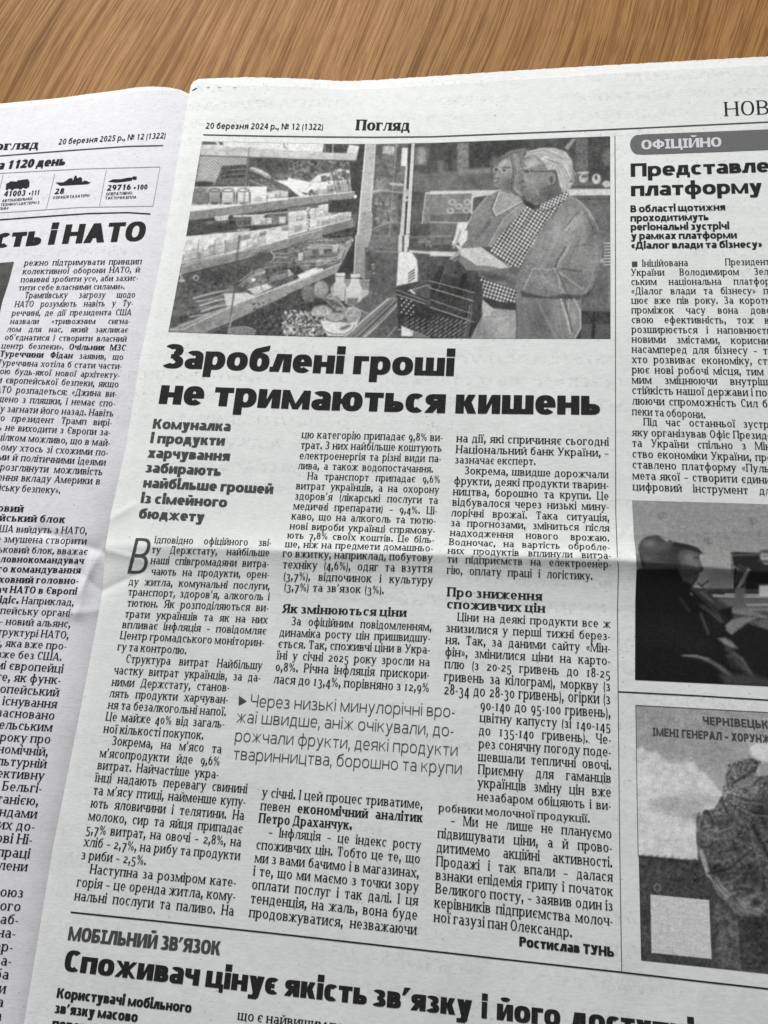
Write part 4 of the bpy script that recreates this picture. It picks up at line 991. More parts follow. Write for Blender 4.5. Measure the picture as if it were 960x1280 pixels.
c.poly([(706, 200), (722, 200), (692, 690), (664, 690)], 188, tex=5); c.poly([(724, 70), (742, 70), (712, 690), (692, 690)], 56); c.poly([(742, 68), (760, 68), (724, 690), (703, 690)], 212); c.line([(751, 68), (714, 690)], 3, 140, .3)
c.ell(712, 365, 14, 24, 170, soft=1); c.ell(712, 408, 6, 10, 200); c.specks(690, 610, 726, 640, 8, 3, 7, 90, 210, 18)
c.poly([(768, 95), (835, 100), (832, 195), (765, 185)], 122, soft=4, tex=12, ts=4); c.poly([(790, 100), (812, 100), (808, 190), (786, 188)], 150, soft=4)
c.poly([(824, 364), (980, 360), (980, 550), (802, 550)], 120, tex=10, ts=5); c.line([(826, 366), (980, 362)], 9, 192, .6); c.line([(826, 366), (804, 550)], 6, 170, .6); c.line([(804, 482), (980, 486)], 5, 140, .8); c.line([(880, 548), (980, 545)], 9, 165, .8); c.line([(790, 655), (980, 655)], 8, 140, 2)
# --- lower left
c.view(200, 295, 4.8)
c.poly([(120, 228), (975, 12), (975, 200), (450, 410), (60, 570)], 84, tex=12, ts=5)
c.poly([(150, 2), (640, -40), (800, -30), (630, 40), (480, 90), (128, 170)], 196, tex=12, ts=6)
c.packs((135, 165), (640, 40), 56, 12, 95, 150, 212); c.packs((150, 108), (640, -6), 30, 14, 96, 130, 205)
for x in (232, 330, 395, 632): c.line([(x, 25), (x - 8, 130)], 4, 118, .8)
c.poly([(130, 180), (500, 88), (975, -42), (975, 16), (480, 146), (118, 236)], 126, tex=9, ts=5); c.line([(130, 179), (500, 87), (975, -43)], 4, 205, .4); c.line([(118, 237), (480, 148), (975, 17)], 5, 56, .6)
c.ell(132, 268, 20, 10, 175, soft=1); c.line([(118, 225), (135, 260)], 10, 170, 1); c.ring(216, 252, 14, 16, 6, 180)
c.ell(460, 215, 150, 36, 70, rot=-8, soft=5, tex=10); c.poly([(90, 290), (330, 260), (440, 300), (440, 380), (200, 480), (80, 520)], 92, soft=4, tex=14, ts=5)
for i, (a_, b_, g) in enumerate((((200, 375), (440, 322), 178), ((215, 395), (400, 348), 152), ((240, 418), (430, 372), 186), ((235, 436), (440, 392), 130), ((250, 452), (430, 410), 180), ((180, 486), (380, 440), 164), ((220, 500), (330, 470), 176))):
    m_ = ((a_[0] + b_[0]) / 2, (a_[1] + b_[1]) / 2 + (8 if i % 2 else -7)); c.line([a_, m_, b_], 13, g, 1.2, al=.85); c.line([(a_[0], a_[1] + 10), (m_[0], m_[1] + 10), b_], 4, 62, .8, al=.7)
c.poly([(60, 562), (150, 520), (300, 470), (440, 410), (440, 440), (160, 572)], 176, soft=2, tex=8)
c.poly([(380, 345), (520, 340), (612, 372), (560, 395), (400, 420)], 194, soft=1, tex=6)
c.ell(628, 126, 56, 36, 72, soft=4); c.ring(640, 126, 45, 36, 6, 150, -60, 60); c.strands([(480, 290), (560, 230), (700, 190)], 9, (20, 20), 5, 100, 165, 22)
c.poly([(590, 205), (720, 188), (800, 178), (840, 215), (820, 262), (700, 306), (640, 262)], 62, tex=16, ts=3, soft=1.5); c.strands([(660, 262), (740, 235), (820, 215)], 12, (14, 24), 4, 76, 150, 23); c.ell(600, 218, 34, 18, 130, tex=22, ts=3, rot=-12)
c.poly([(470, 300), (560, 250), (640, 262), (560, 320)], 104, tex=22, ts=3, soft=1); c.poly([(524, 318), (640, 286), (676, 308), (572, 356)], 182, tex=12, ts=4, soft=.6); c.line([(600, 296), (620, 335)], 4, 110, .5); c.ell(560, 262, 14, 10, 205)
c.poly([(830, 235), (975, 190), (975, 214), (850, 262)], 200, soft=1)
c.strands([(690, 128), (800, 130), (975, 120)], 10, (20, 40), 4, 110, 175, 24); c.specks(790, 90, 860, 200, 26, 5, 14, 60, 205, 25); c.strands([(850, 190), (900, 170), (975, 165)], 8, (10, 26), 5, 48, 150, 26)
c.poly([(56, 566), (140, 540), (450, 410), (975, 204), (975, 258), (450, 506), (270, 582), (54, 582)], 134, tex=9, ts=6); c.line([(60, 560), (140, 560), (450, 412), (975, 204)], 6, 198, .7); c.line([(290, 575), (450, 508), (975, 260)], 6, 58, .8)
c.poly([(300, 590), (450, 512), (975, 264), (975, 620), (300, 620)], 60, tex=12, ts=3)
c.poly([(850, 310), (915, 290), (915, 395), (850, 370)], 108, soft=1.5, tex=8)
c.specks(560, 400, 900, 600, 190, 4, 10, 34, 104, 27); c.ell(490, 578, 86, 34, 112, soft=1, tex=8); c.ring(490, 578, 84, 34, 4, 150, 190, 350)
c.specks(730, 455, 975, 600, 230, 5, 13, 60, 208, 28); c.ell(960, 455, 40, 26, 190, soft=2)
c.line([(476, -5), (440, 370), (410, 575)], 9, 84, .7, al=.9); c.line([(432, 480), (412, 575)], 8, 150, .6)
# --- lower middle: bottles, salad, counter, basket
c.view(360, 295, 4.8)
c.poly([(0, 60), (130, 20), (385, 10), (400, 40), (345, 150), (0, 250)], 104, tex=20, ts=4, soft=1)
c.packs((0, 240), (330, 140), 40, 8, 101, 80, 190); c.packs((60, 150), (380, 70), 46, 8, 102, 90, 190); c.strands([(120, 55), (200, 50), (280, 52)], 10, (6, 26), 5, 130, 190, 31); c.strands([(90, 150), (180, 145), (290, 135)], 12, (10, 36), 4, 70, 186, 32); c.strands([(320, 60), (350, 80), (330, 140)], 9, (30, 14), 8, 120, 206, 33)
c.line([(385, 20), (400, 60), (365, 140)], 9, 205, .8); c.poly([(0, 190), (40, 240), (100, 215), (60, 180)], 54, soft=1, tex=12); c.poly([(60, 235), (160, 190), (210, 200), (70, 262)], 206, soft=1)
c.poly([(0, 296), (350, 150), (402, 130), (402, 172), (0, 350)], 134, tex=8, ts=5); c.line([(0, 295), (350, 150), (402, 120)], 5, 198, .5); c.line([(0, 352), (402, 176)], 6, 54, .8)
c.poly([(330, 150), (408, 0), (395, 225), (345, 235), (290, 225)], 52, soft=1); c.poly([(0, 356), (290, 225), (400, 220), (490, 260), (490, 330), (400, 430), (0, 460)], 66, soft=1, tex=9)
c.poly([(406, -5), (500, -5), (462, 70), (462, 262), (394, 225)], 146, tex=7, ts=6); c.line([(408, -5), (396, 225)], 6, 200, .4); c.line([(470, 100), (560, 65)], 8, 176, .8)
c.poly([(465, 75), (530, 60), (665, 100), (650, 340), (600, 372), (488, 320), (488, 262)], 84, tex=8, ts=6); c.poly([(500, -5), (665, -5), (664, 100), (560, 60), (470, 95)], 104, tex=10, ts=6); c.specks(480, 160, 520, 230, 10, 3, 9, 120, 160, 34); c.line([(530, 92), (664, 98)], 6, 140, 1)
c.poly([(340, 262), (490, 262), (486, 330), (450, 372), (340, 330)], 132, tex=7, soft=1); c.line([(342, 262), (488, 264)], 5, 188, .6)
for k_, g in (((90, 300, 160, 380), 108), ((150, 270, 245, 360), 142)): c.ell((k_[0] + k_[2]) / 2, (k_[1] + k_[3]) / 2 + 5, 46, 52, g, soft=2, tex=6)
c.line([(152, 290), (152, 370)], 5, 90, 1)
c.poly([(284, 240), (342, 240), (338, 272), (352, 310), (352, 392), (255, 385), (256, 310), (286, 274)], 192, soft=1, g2=176); c.poly([(284, 222), (342, 222), (342, 242), (284, 242)], 204, soft=.6); c.line([(284, 243), (342, 243)], 4, 96, .5); c.poly([(256, 300), (275, 285), (275, 385), (255, 385)], 130, soft=2, al=.6)
c.poly([(380, 252), (426, 252), (428, 280), (446, 320), (446, 385), (400, 425), (342, 405), (344, 320), (376, 282)], 206, soft=1, g2=182); c.poly([(376, 228), (432, 228), (432, 250), (376, 250)], 212, soft=.6); c.line([(376, 252), (430, 252)], 4, 100, .5); c.poly([(356, 372), (420, 370), (414, 424), (352, 404)], 112, soft=1); c.line([(344, 320), (342, 405)], 5, 110, .8)
c.ell(462, 345, 26, 26, 176, soft=2)
c.poly([(512, 322), (598, 375), (490, 468), (392, 424), (440, 385)], 92, tex=7, soft=.6); c.line([(392, 426), (490, 470), (600, 378)], 5, 168, .5)
c.poly([(600, 370), (668, 372), (648, 440), (560, 612), (330, 612), (462, 484)], 120, soft=.4); c.line([(604, 376), (480, 480), (340, 604)], 8, 186, .6); c.line([(650, 392), (540, 500), (420, 612)], 7, 56, .5); c.line([(628, 384), (500, 505), (380, 612)], 5, 74, .4); c.line([(665, 402), (560, 520), (450, 612)], 8, 176, .6); c.poly([(668, 410), (660, 612), (470, 612)], 82, soft=1, tex=6); c.line([(655, 540), (590, 612)], 6, 140, .6)
c.specks(0, 440, 225, 600, 230, 5, 13, 50, 206, 35); c.specks(60, 400, 150, 450, 40, 5, 12, 40, 90, 36)
c.ell(205, 450, 62, 34, 170, soft=2, tex=16, ts=4); c.ell(255, 372, 60, 24, 134, rot=12, soft=1, tex=16, ts=3); c.poly([(215, 380), (300, 372), (352, 440), (385, 520), (350, 540), (290, 470)], 112, soft=1.5, tex=20, ts=4); c.line([(240, 372), (300, 385), (355, 450), (385, 520)], 6, 176, 1); c.line([(230, 400), (300, 470)], 4, 60, 1)
c.ell(385, 470, 52, 40, 148, rot=50, soft=1.5, tex=18, ts=4); c.ring(385, 470, 50, 40, 4, 196, 240, 420)
c.poly([(200, 512), (250, 500), (360, 525), (425, 505), (400, 560), (330, 600), (240, 600), (212, 560)], 206, soft=1, tex=6); c.ring(300, 530, 98, 60, 4, 96, 0, 180); c.ell(285, 488, 56, 28, 150, soft=1, tex=14, ts=4); c.ring(285, 488, 54, 27, 4, 84, 0, 180); c.ell(345, 548, 34, 10, 96, rot=-20, soft=2)
c.poly([(770, 110), (975, 112), (975, 610), (650, 610), (660, 300)], 76, tex=9, ts=6); c.line([(730, 92), (975, 110)], 14, 188, 1); c.line([(720, 10), (975, 0)], 8, 120, 3); c.specks(790, 20, 900, 60, 10, 10, 26, 90, 140, 37)
c.poly([(664, 100), (700, 92), (742, 98), (772, 140), (778, 200), (776, 272), (650, 300)], 208, soft=.6, tex=4); c.line([(770, 140), (778, 200), (776, 270)], 5, 176, .5)
for i in range(4): c.line([(722, 226 + i * 16), (760, 200 + i * 17)], 6, 58, .5)
c.poly([(664, -5), (724, -5), (716, 92), (660, 96)], 196, soft=.3); c.line([(692, 0), (690, 92)], 11, 70, .6)
c.poly([(652, 345), (975, 470), (975, 612), (700, 612), (664, 560)], 52, tex=6, ts=3)
c.poly([(645, 312), (830, 264), (975, 285), (975, 312), (832, 292), (720, 330), (800, 360), (975, 420), (975, 465), (850, 410), (650, 348)], 58, soft=.5); c.poly([(722, 332), (832, 296), (975, 318), (975, 415), (800, 358)], 74, soft=.6, tex=8)
c.line([(648, 322), (830, 390), (975, 446)], 4, 150, .4); c.line([(652, 350), (860, 420), (975, 470)], 4, 176, .4); c.line([(720, 330), (830, 296), (975, 320)], 4, 170, .4); c.line([(760, 305), (830, 268), (975, 290)], 3, 130, .4); c.strands([(735, 325), (760, 345)], 6, (20, 6), 5, 190, 215, 38)
for i in range(6):
    for j in range(5):
        if (i + j) % 2 == 0: c.ell(682 + i * 14, 376 + j * 20 + i * 4, 4.5, 5, 205)
for i in range(9):
    for j in range(6): c.line([(700 + i * 34 - j * 2, 505 + j * 24 + i * 3), (722 + i * 34 - j * 2, 488 + j * 24 + i * 3)], 5, 118 + (i * 13 + j * 29) % 50, .4)
c.poly([(905, 172), (948, 178), (878, 385), (848, 372)], 46, tex=8, ts=3, soft=.4); c.line([(948, 180), (880, 382)], 3, 110, .4); c.poly([(830, 385), (880, 385), (862, 425), (822, 418)], 78, soft=.6)
c.poly([(680, 538), (752, 570), (748, 602), (680, 600)], 206, soft=.4); c.line([(660, 560), (760, 575), (850, 612)], 5, 190, .5); c.poly([(752, 572), (850, 610), (748, 610)], 110)
# --- upper right: couple
c.view(540, 165, 4.174)
c.poly([(-10, 56), (940, 18), (940, 130), (-10, 150)], 66, tex=8, ts=7)
c.poly([(132, 58), (192, 56), (190, 215), (135, 222)], 112, soft=1.5, tex=8); c.poly([(195, 56), (470, 40), (470, 180), (195, 185)], 56, soft=1, tex=5); c.poly([(30, 150), (60, 150), (55, 220), (35, 220)], 100, soft=3); c.poly([(85, 70), (100, 70), (100, 210), (88, 210)], 52, soft=1.5); c.ell(330, 160, 26, 30, 96, soft=4)
c.poly([(750, 32), (815, 30), (812, 200), (745, 200)], 92, soft=1.5, tex=6); c.poly([(690, 80), (735, 34), (748, 40), (710, 95)], 138, soft=1); c.poly([(815, 28), (935, 22), (935, 260), (815, 260)], 62, soft=1, tex=5); c.ell(918, 130, 30, 46, 98, soft=2, tex=8)
c.poly([(-10, 210), (330, 196), (340, 306), (-10, 312)], 92, tex=6, ts=9, soft=1); c.poly([(140, 196), (300, 188), (300, 214), (140, 226)], 118, soft=2)
c.poly([(-10, 308), (350, 303), (340, 322), (215, 342), (-10, 326)], 190, soft=.8); c.poly([(690, 300), (940, 294), (940, 330), (700, 334)], 192, soft=.8, tex=4); c.poly([(720, 332), (940, 330), (940, 600), (860, 600)], 92, tex=6, ts=7); c.line([(760, 352), (940, 348)], 5, 60, 1)
c.line([(730, 285), (940, 290)], 12, 66, 1.5)
for x, y, rx, ry, g in ((790, 240, 26, 30, 160), (858, 245, 26, 30, 184), (912, 272, 26, 20, 178)): c.ell(x, y, rx, ry, g, soft=1, tex=14, ts=3); c.ring(x, y, rx, ry, 4, 70)
c.line([(762, 212), (815, 212)], 7, 196, .6); c.ell(795, 232, 15, 9, 88); c.ell(856, 238, 8, 12, 90)
c.poly([(-10, 326), (212, 320), (208, 425), (-10, 432)], 116, tex=6, ts=6); c.line([(212, 318), (206, 426)], 9, 186, .6)
for x, y in ((105, 365), (185, 366), (96, 410), (180, 408), (140, 388)): c.ell(x, y, 22, 17, 158, soft=.8); c.ell(x, y, 9, 7, 110, soft=.8)
c.poly([(-10, 432), (200, 428), (120, 584), (-10, 590)], 96, tex=8, ts=6); c.line([(-10, 470), (150, 474)], 7, 160, 1); c.line([(-10, 544), (100, 542)], 7, 130, 1.5)
# woman
c.poly([(345, 308), (290, 332), (215, 420), (165, 520), (140, 600), (330, 600), (420, 470), (490, 380), (430, 320)], 122, tex=6, ts=5, g2=112); c.strands([(230, 540), (270, 500), (295, 460)], 5, (14, 14), 5, 84, 100, 41); c.line([(345, 308), (290, 332), (215, 420), (165, 520)], 4, 160, .6)
c.poly([(345, 300), (420, 300), (470, 352), (330, 436), (316, 400), (330, 350)], 148, soft=1, tex=4); c.line([(350, 314), (318, 400), (334, 436), (470, 360)], 5, 196, .5); c.line([(344, 314), (310, 400), (330, 444)], 4, 70, .6)
c.poly([(350, 130), (420, 96), (500, 92), (490, 330), (435, 335), (415, 290), (425, 200), (395, 150), (360, 142)], 104, soft=1, tex=10)
c.poly([(372, 134), (350, 160), (338, 200), (324, 238), (318, 270), (326, 284), (352, 290), (376, 312), (430, 320), (436, 220), (420, 160)], 128, soft=1, tex=4)
c.poly([(346, 165), (375, 140), (400, 150), (360, 190)], 152, soft=2); c.poly([(370, 240), (425, 230), (430, 318), (380, 310), (355, 288)], 104, soft=4); c.line([(322, 244), (348, 240), (350, 252)], 5, 72, .8); c.line([(318, 268), (345, 262)], 5, 84, .8); c.ell(326, 256, 8, 5, 118)
c.ring(334, 196, 13, 15, 2.2, 190); c.ring(376, 198, 17, 15, 2.2, 180); c.line([(350, 192), (358, 192)], 3, 200, .4); c.line([(366, 186), (410, 186), (430, 196)], 5, 54, .8); c.ell(340, 198, 7, 4, 64); c.ell(376, 200, 7, 4, 60)
c.strands([(420, 110), (440, 200), (425, 300), (450, 330)], 26, (26, 10), 3.5, 66, 176, 42); c.strands([(360, 138), (410, 105), (480, 92)], 16, (10, 10), 3.5, 70, 160, 43); c.line([(345, 165), (366, 138), (410, 112)], 4, 88, .8)
c.poly([(134, 474), (192, 468), (150, 570), (104, 592), (120, 540)], 204, soft=.8, tex=5)
# man
c.poly([(470, 150), (500, 122), (570, 118), (650, 180), (690, 240), (700, 310), (600, 370), (545, 384), (486, 352), (482, 300), (456, 262), (466, 228), (476, 196)], 104, soft=.8, tex=4)
c.shade(560, 240, 60, 70, 14); c.poly([(478, 150), (540, 128), (570, 165), (500, 186)], 142, soft=3); c.ell(510, 262, 24, 26, 138, soft=4); c.ell(488, 236, 10, 22, 146, soft=2, al=.7); c.ell(506, 210, 18, 10, 78, soft=3, al=.7); c.poly([(500, 230), (560, 225), (585, 300), (530, 330), (495, 290)], 118, soft=4); c.poly([(590, 290), (680, 250), (690, 300), (600, 362)], 92, soft=4)
c.poly([(480, 138), (500, 104), (560, 84), (640, 82), (700, 104), (732, 150), (734, 205), (716, 262), (738, 262), (720, 292), (690, 316), (668, 282), (655, 225), (648, 195), (604, 200), (585, 160), (540, 122), (505, 124)], 164, soft=.8, tex=9, ts=3)
c.strands([(520, 115), (600, 100), (690, 140)], 34, (26, 16), 3, 88, 212, 44); c.strands([(610, 140), (680, 170), (715, 240)], 40, (34, 22), 3, 96, 216, 45); c.strands([(670, 220), (690, 260), (690, 305)], 14, (14, 10), 3.5, 120, 205, 46)
c.ell(626, 242, 25, 38, 124, rot=12, soft=1); c.ring(628, 242, 23, 36, 6, 62, -70, 110); c.ell(622, 250, 9, 18, 70, soft=1.5)
c.line([(472, 200), (520, 202), (560, 206), (640, 203)], 4, 50, .5); c.ring(494, 208, 19, 14, 2.2, 150); c.ell(492, 204, 12, 6, 60, soft=1); c.line([(470, 190), (512, 182)], 5, 150, 1); c.line([(456, 262), (480, 256)], 6, 70, 1); c.line([(470, 290), (492, 284)], 5, 66, 1); c.strands([(545, 300), (548, 330)], 3, (8, 6), 4, 128, 160, 47)
c.poly([(560, 404), (600, 372), (712, 306), (718, 346), (660, 396), (600, 470), (540, 600), (300, 600), (360, 540), (420, 470), (478, 400), (488, 352), (545, 386)], 120, chk=(4.3, 32, 44, 120, 214))
c.poly([(556, 404), (572, 376), (710, 306), (718, 344), (640, 384), (590, 412)], 140, chk=(3.6, 20, 60, 140, 222)); c.line([(556, 406), (600, 412), (716, 346)], 4, 60, .6); c.poly([(484, 352), (545, 386), (562, 402), (530, 404), (478, 376)], 54, soft=1, tex=18, ts=2); c.line([(545, 390), (470, 500), (410, 600)], 3, 90, .6)
c.poly([(716, 332), (770, 362), (822, 416), (860, 490), (896, 600), (526, 600), (590, 478), (660, 398)], 124, tex=5, ts=6, g2=114); c.line([(716, 332), (770, 362), (822, 416), (860, 490), (896, 600)], 5, 166, .6); c.line([(660, 398), (592, 480), (530, 600)], 4, 74, .8); c.line([(640, 430), (590, 520), (560, 600)], 4, 92, 1)
for q_, (pp, lo_, hi_) in enumerate((([(740, 350), (760, 460), (800, 600)], 96, 150), ([(640, 430), (620, 520), (600, 600)], 96, 146), ([(840, 470), (850, 540), (870, 600)], 90, 140), ([(700, 380), (680, 480), (620, 600)], 100, 152))):
    rr = np.random.default_rng(200 + q_)
    for _ in range(14):
        o_ = rr.uniform(-1, 1, 2) * (34, 14); c.line(np.array(pp, float) + o_, rr.uniform(3, 9), rr.uniform(lo_, hi_), 1.6, al=.35)
c.strands([(790, 420), (700, 520), (655, 600)], 5, (26, 14), 8, 76, 96, 48); c.strands([(770, 430), (720, 500), (690, 560)], 5, (30, 14), 8, 140, 160, 49); c.line([(806, 430), (840, 500), (852, 600)], 6, 86, 1.5)
c.poly([(478, 378), (430, 420), (372, 452), (300, 584), (330, 600), (400, 480), (488, 398)], 138, soft=.8, tex=5); c.line([(470, 376), (378, 448), (296, 590)], 4, 172, .5)
# --- lower right
c.view(540, 290, 4.174)
c.poly([(860, -5), (940, -5), (940, 404), (770, 398), (840, 300)], 100, tex=6, ts=7); c.poly([(770, 400), (940, 404), (940, 570), (740, 570)], 56, tex=6); c.line([(768, 402), (940, 408)], 16, 92, 1); c.line([(846, 420), (838, 560)], 12, 40, 1); c.poly([(780, 480), (835, 480), (830, 560), (776, 560)], 82, soft=1); c.poly([(855, 480), (930, 482), (930, 560), (850, 560)], 78, soft=1)
for i in range(8): c.line([(898, 60 + i * 16), (934, 58 + i * 16)], 6, 190, .6); c.line([(898, 68 + i * 16), (934, 66 + i * 16)], 4, 74, .5)
c.line([(868, 150), (890, 150)], 20, 160, 1.5); c.line([(920, 200), (926, 370)], 5, 130, 1)
c.poly([(-10, 100), (130, 105), (120, 128), (-10, 126)], 192, soft=1); c.poly([(-10, 128), (250, 128), (250, 570), (-10, 570)], 72, tex=8, ts=5)
c.poly([(300, 100), (370, -8), (565, -8), (520, 90), (470, 182), (408, 182), (350, 130)], 120, chk=(4.3, 32, 44, 120, 214)); c.poly([(560, -8), (885, -8), (888, 100), (865, 210), (835, 298), (782, 330), (778, 500), (742, 570), (440, 570), (436, 300), (460, 190), (520, 90)], 118, tex=6, ts=6)
c.poly([(246, 220), (300, 250), (440, 300), (432, 372), (340, 362), (268, 342)], 110, chk=(4.3, 18, 44, 112, 208)); c.poly([(268, 342), (340, 362), (436, 370), (436, 408), (300, 398), (262, 370)], 52, soft=.8)
c.poly([(264, 352), (285, 380), (318, 398), (436, 408), (444, 570), (200, 570), (215, 500), (256, 440)], 142, tex=6, ts=5, soft=.6); c.poly([(266, 356), (318, 398), (300, 436), (258, 440)], 172, soft=1, tex=8); c.strands([(250, 450), (230, 500), (215, 550)], 9, (14, 10), 4, 90, 190, 51)
c.poly([(236, 180), (400, 184), (520, 186), (640, 190), (690, 318), (600, 336), (470, 306), (400, 290), (300, 252), (240, 220)], 112, soft=1, tex=5); c.poly([(240, 196), (390, 192), (410, 262), (300, 250), (246, 222)], 90, soft=2); c.poly([(400, 190), (460, 184), (430, 300), (388, 280)], 94, soft=1)
c.poly([(462, 308), (600, 340), (690, 322), (780, 332), (776, 352), (640, 350), (470, 340)], 66, soft=2); c.line([(480, 296), (500, 250), (530, 188), (560, 196)], 7, 158, 1); c.line([(560, 188), (600, 200), (640, 190)], 7, 150, 1); c.line([(640, 190), (662, 230), (668, 290), (695, 318)], 8, 158, 1.2); c.line([(650, 200), (680, 260), (700, 310)], 6, 74, 1); c.line([(665, 210), (720, 250), (785, 296)], 7, 162, 1.5); c.line([(662, 190), (780, 206)], 9, 74, 1.5)
c.line([(712, 84), (670, 150), (655, 188)], 8, 152, 1.2); c.line([(700, 76), (658, 140), (642, 185)], 6, 62, 1)
for q_, pp in enumerate(([(480, 370), (500, 460), (520, 560)], [(580, 360), (600, 460), (620, 560)], [(660, 360), (670, 450), (690, 560)], [(740, 40), (700, 120), (680, 190)], [(820, 30), (800, 140), (790, 280)], [(540, 210), (580, 260), (640, 300)], [(290, 200), (380, 215), (460, 240)], [(560, 20), (540, 100), (510, 170)], [(630, 10), (600, 90), (560, 180)])):
    rr = np.random.default_rng(220 + q_)
    for _ in range(14):
        o_ = rr.uniform(-1, 1, 2) * (34, 16); c.line(np.array(pp, float) + o_, rr.uniform(3, 9), rr.uniform(86, 152), 1.6, al=.32)
c.line([(850, 20), (862, 110), (835, 250), (800, 320)], 8, 138, 2); c.line([(720, 80), (790, 66), (840, 70)], 4, 88, 1); c.strands([(480, 150), (560, 130), (620, 120)], 4, (14, 26), 4, 92, 140, 52)
c.line([(672, 350), (700, 440), (722, 520)], 7, 172, .8); c.line([(715, 350), (708, 440), (720, 530)], 5, 160, .8); c.line([(740, 346), (772, 410), (776, 500), (742, 560)], 6, 172, .8); c.line([(690, 350), (716, 450), (730, 520)], 6, 62, 1); c.line([(440, 372), (446, 470), (440, 560)], 6, 70, 1); c.poly([(450, 360), (600, 352), (640, 560), (450, 560)], 104, soft=6, al=.7); c.line([(560, 380), (600, 460), (650, 556)], 8, 140, 2)
c.poly([(250, 128), (256, 188), (236, 182), (150, 140)], 90, soft=1); c.poly([(104, 50), (162, 84), (255, 78), (300, 110), (408, 184), (358, 192), (300, 178), (236, 176), (150, 122), (138, 92)], 184, soft=.5, tex=4); c.line([(104, 50), (160, 100), (236, 178)], 3, 210, .4); c.poly([(150, 124), (236, 178), (300, 180), (360, 192), (290, 204), (180, 200), (140, 150)], 124, soft=1.5)
c.line([(98, 140), (130, 118), (146, 100)], 14, 158, 1.2); c.line([(112, 150), (138, 136)], 9, 130, 1); c.line([(150, -6), (128, 50), (112, 84)], 10, 150, 1.2); c.poly([(170, -8), (186, -8), (184, 40), (150, 78), (140, 60)], 204, soft=.8)
c.poly([(-10, 205), (250, 268), (262, 440), (190, 570), (-10, 570)], 56, tex=8, ts=3, soft=1); c.poly([(36, 175), (72, 180), (20, 320), (-10, 314)], 44, tex=6, ts=3); c.line([(72, 182), (22, 318)], 3, 120, .4); c.poly([(160, 214), (182, 216), (156, 336), (128, 328)], 44, soft=.4)
for a_, b_, g in (((-10, 255), (240, 322), 150), ((-10, 292), (232, 365), 172), ((-10, 352), (225, 432), 140), ((-10, 392), (220, 470), 178)): c.line([a_, b_], 4.5, g, .4)
for i in range(8):
    for j in range(5): c.line([(-4 + i * 24 - j * 3, 452 + j * 22 + i * 4), (14 + i * 24 - j * 3, 438 + j * 22 + i * 4)], 4.5, 110 + (i * 17 + j * 31) % 60, .4)
c.strands([(205, 380), (195, 460), (175, 550)], 4, (8, 8), 4, 90, 150, 53); c.poly([(226, 250), (262, 260), (262, 350), (210, 480), (215, 380)], 60, soft=2)
c.view(540, 290, 4.174)
for x, y, rx, ry, a in ((560, 60, 60, 90, 16), (700, 40, 60, 70, 20), (800, 160, 40, 90, 18), (600, 250, 90, 40, 22), (720, 250, 60, 40, -22), (560, 470, 50, 90, -20), (660, 420, 40, 80, 18), (740, 430, 30, 80, 22), (370, 480, 60, 80, 16), (260, 520, 40, 50, -18), (860, 300, 50, 80, -16), (330, 230, 60, 24, -18), (100, 330, 60, 60, -14)): c.shade(x, y, rx, ry, a)
c.view(540, 165, 4.174)
for x, y, rx, ry, a in ((400, 180, 30, 40, 14), (410, 290, 30, 30, -16), (520, 170, 50, 26, 26), (600, 320, 50, 40, -18), (520, 260, 36, 40, 14), (250, 420, 60, 60, 12), (380, 520, 60, 60, -12), (760, 480, 60, 90, 14), (840, 520, 30, 70, -24), (650, 500, 50, 80, 18), (700, 170, 30, 60, 16), (600, 130, 60, 30, 10), (350, 100, 120, 40, -12), (860, 440, 60, 60, 12), (90, 260, 110, 50, 8)): c.shade(x, y, rx, ry, a)
c.view(200, 160, 1.655)
for x, y, rx, ry, a in ((100, 320, 70, 30, -22), (230, 310, 60, 20, 16), (250, 120, 80, 20, 20), (120, 200, 60, 20, -12), (330, 360, 40, 20, -18), (460, 180, 20, 60, 14), (420, 300, 30, 40, -10), (640, 300, 40, 30, -14), (560, 400, 60, 30, -14), (60, 400, 60, 30, -16)): c.shade(x, y, rx, ry, a)
YY, XX = np.mgrid[0:c.h, 0:c.w]
c.a += 3.5 * c.noise(XX, YY, 3) + 3.0 * c.noise(XX, YY, 12) + 3.0 * c.noise(XX, YY, 30)
c.soften(.9); c.a = np.clip(c.a * 1.0 + 5, 0, 222)
c.grain(6)
PTOP = [(252.3, 177), (330, 178.7), (400, 180), (470, 180.2), (540, 178.7), (640, 174.6), (762.6, 170.5)]
picture(c, PTOP, [(210.4, 414.6), (300, 418), (400, 420.8), (540, 422.6), (762.8, 423.4)],
        [(252.3, 177), (231, 305), (210.4, 414.8)], [(762.6, 170.5), (763, 424)], 720, 330, page_r, 'photograph', 'printed photograph of an older couple at open shop shelves')

# --- meeting photograph, right edge
c = Canvas(786, 620, 1080, 880, 1.6, 132)
c.view(780, 600, 4.74)
c.poly([(40, 110), (1400, 130), (1400, 700), (40, 700)], 142, tex=5, ts=4, g2=122)
for x, y in ((225, 212), (762, 244), (498, 360), (525, 605)): c.ring(x, y, 26, 20, 4, 96, al=.7); c.strands([(x - 6, y - 14), (x + 4, y + 14)], 5, (14, 5), 4, 86, 110, x)
c.poly([(520, 520), (660, 540), (660, 650), (500, 640)], 112, soft=6)
c.poly([(400, 640), (1400, 655), (1400, 1250), (500, 1250)], 60, tex=8, ts=6)
c.line([(500, 664), (1400, 680)], 16, 46, 1); c.line([(530, 685), (660, 692), (1400, 694)], 14, 168, 1.2); c.line([(600, 676), (800, 680)], 6, 205, 1); c.poly([(560, 700), (1400, 702), (1400, 790), (660, 780)], 96, soft=3, tex=8); c.line([(730, 740), (1400, 734)], 10, 170, 1.5); c.line([(740, 766), (1400, 768)], 6, 140, 1.5)
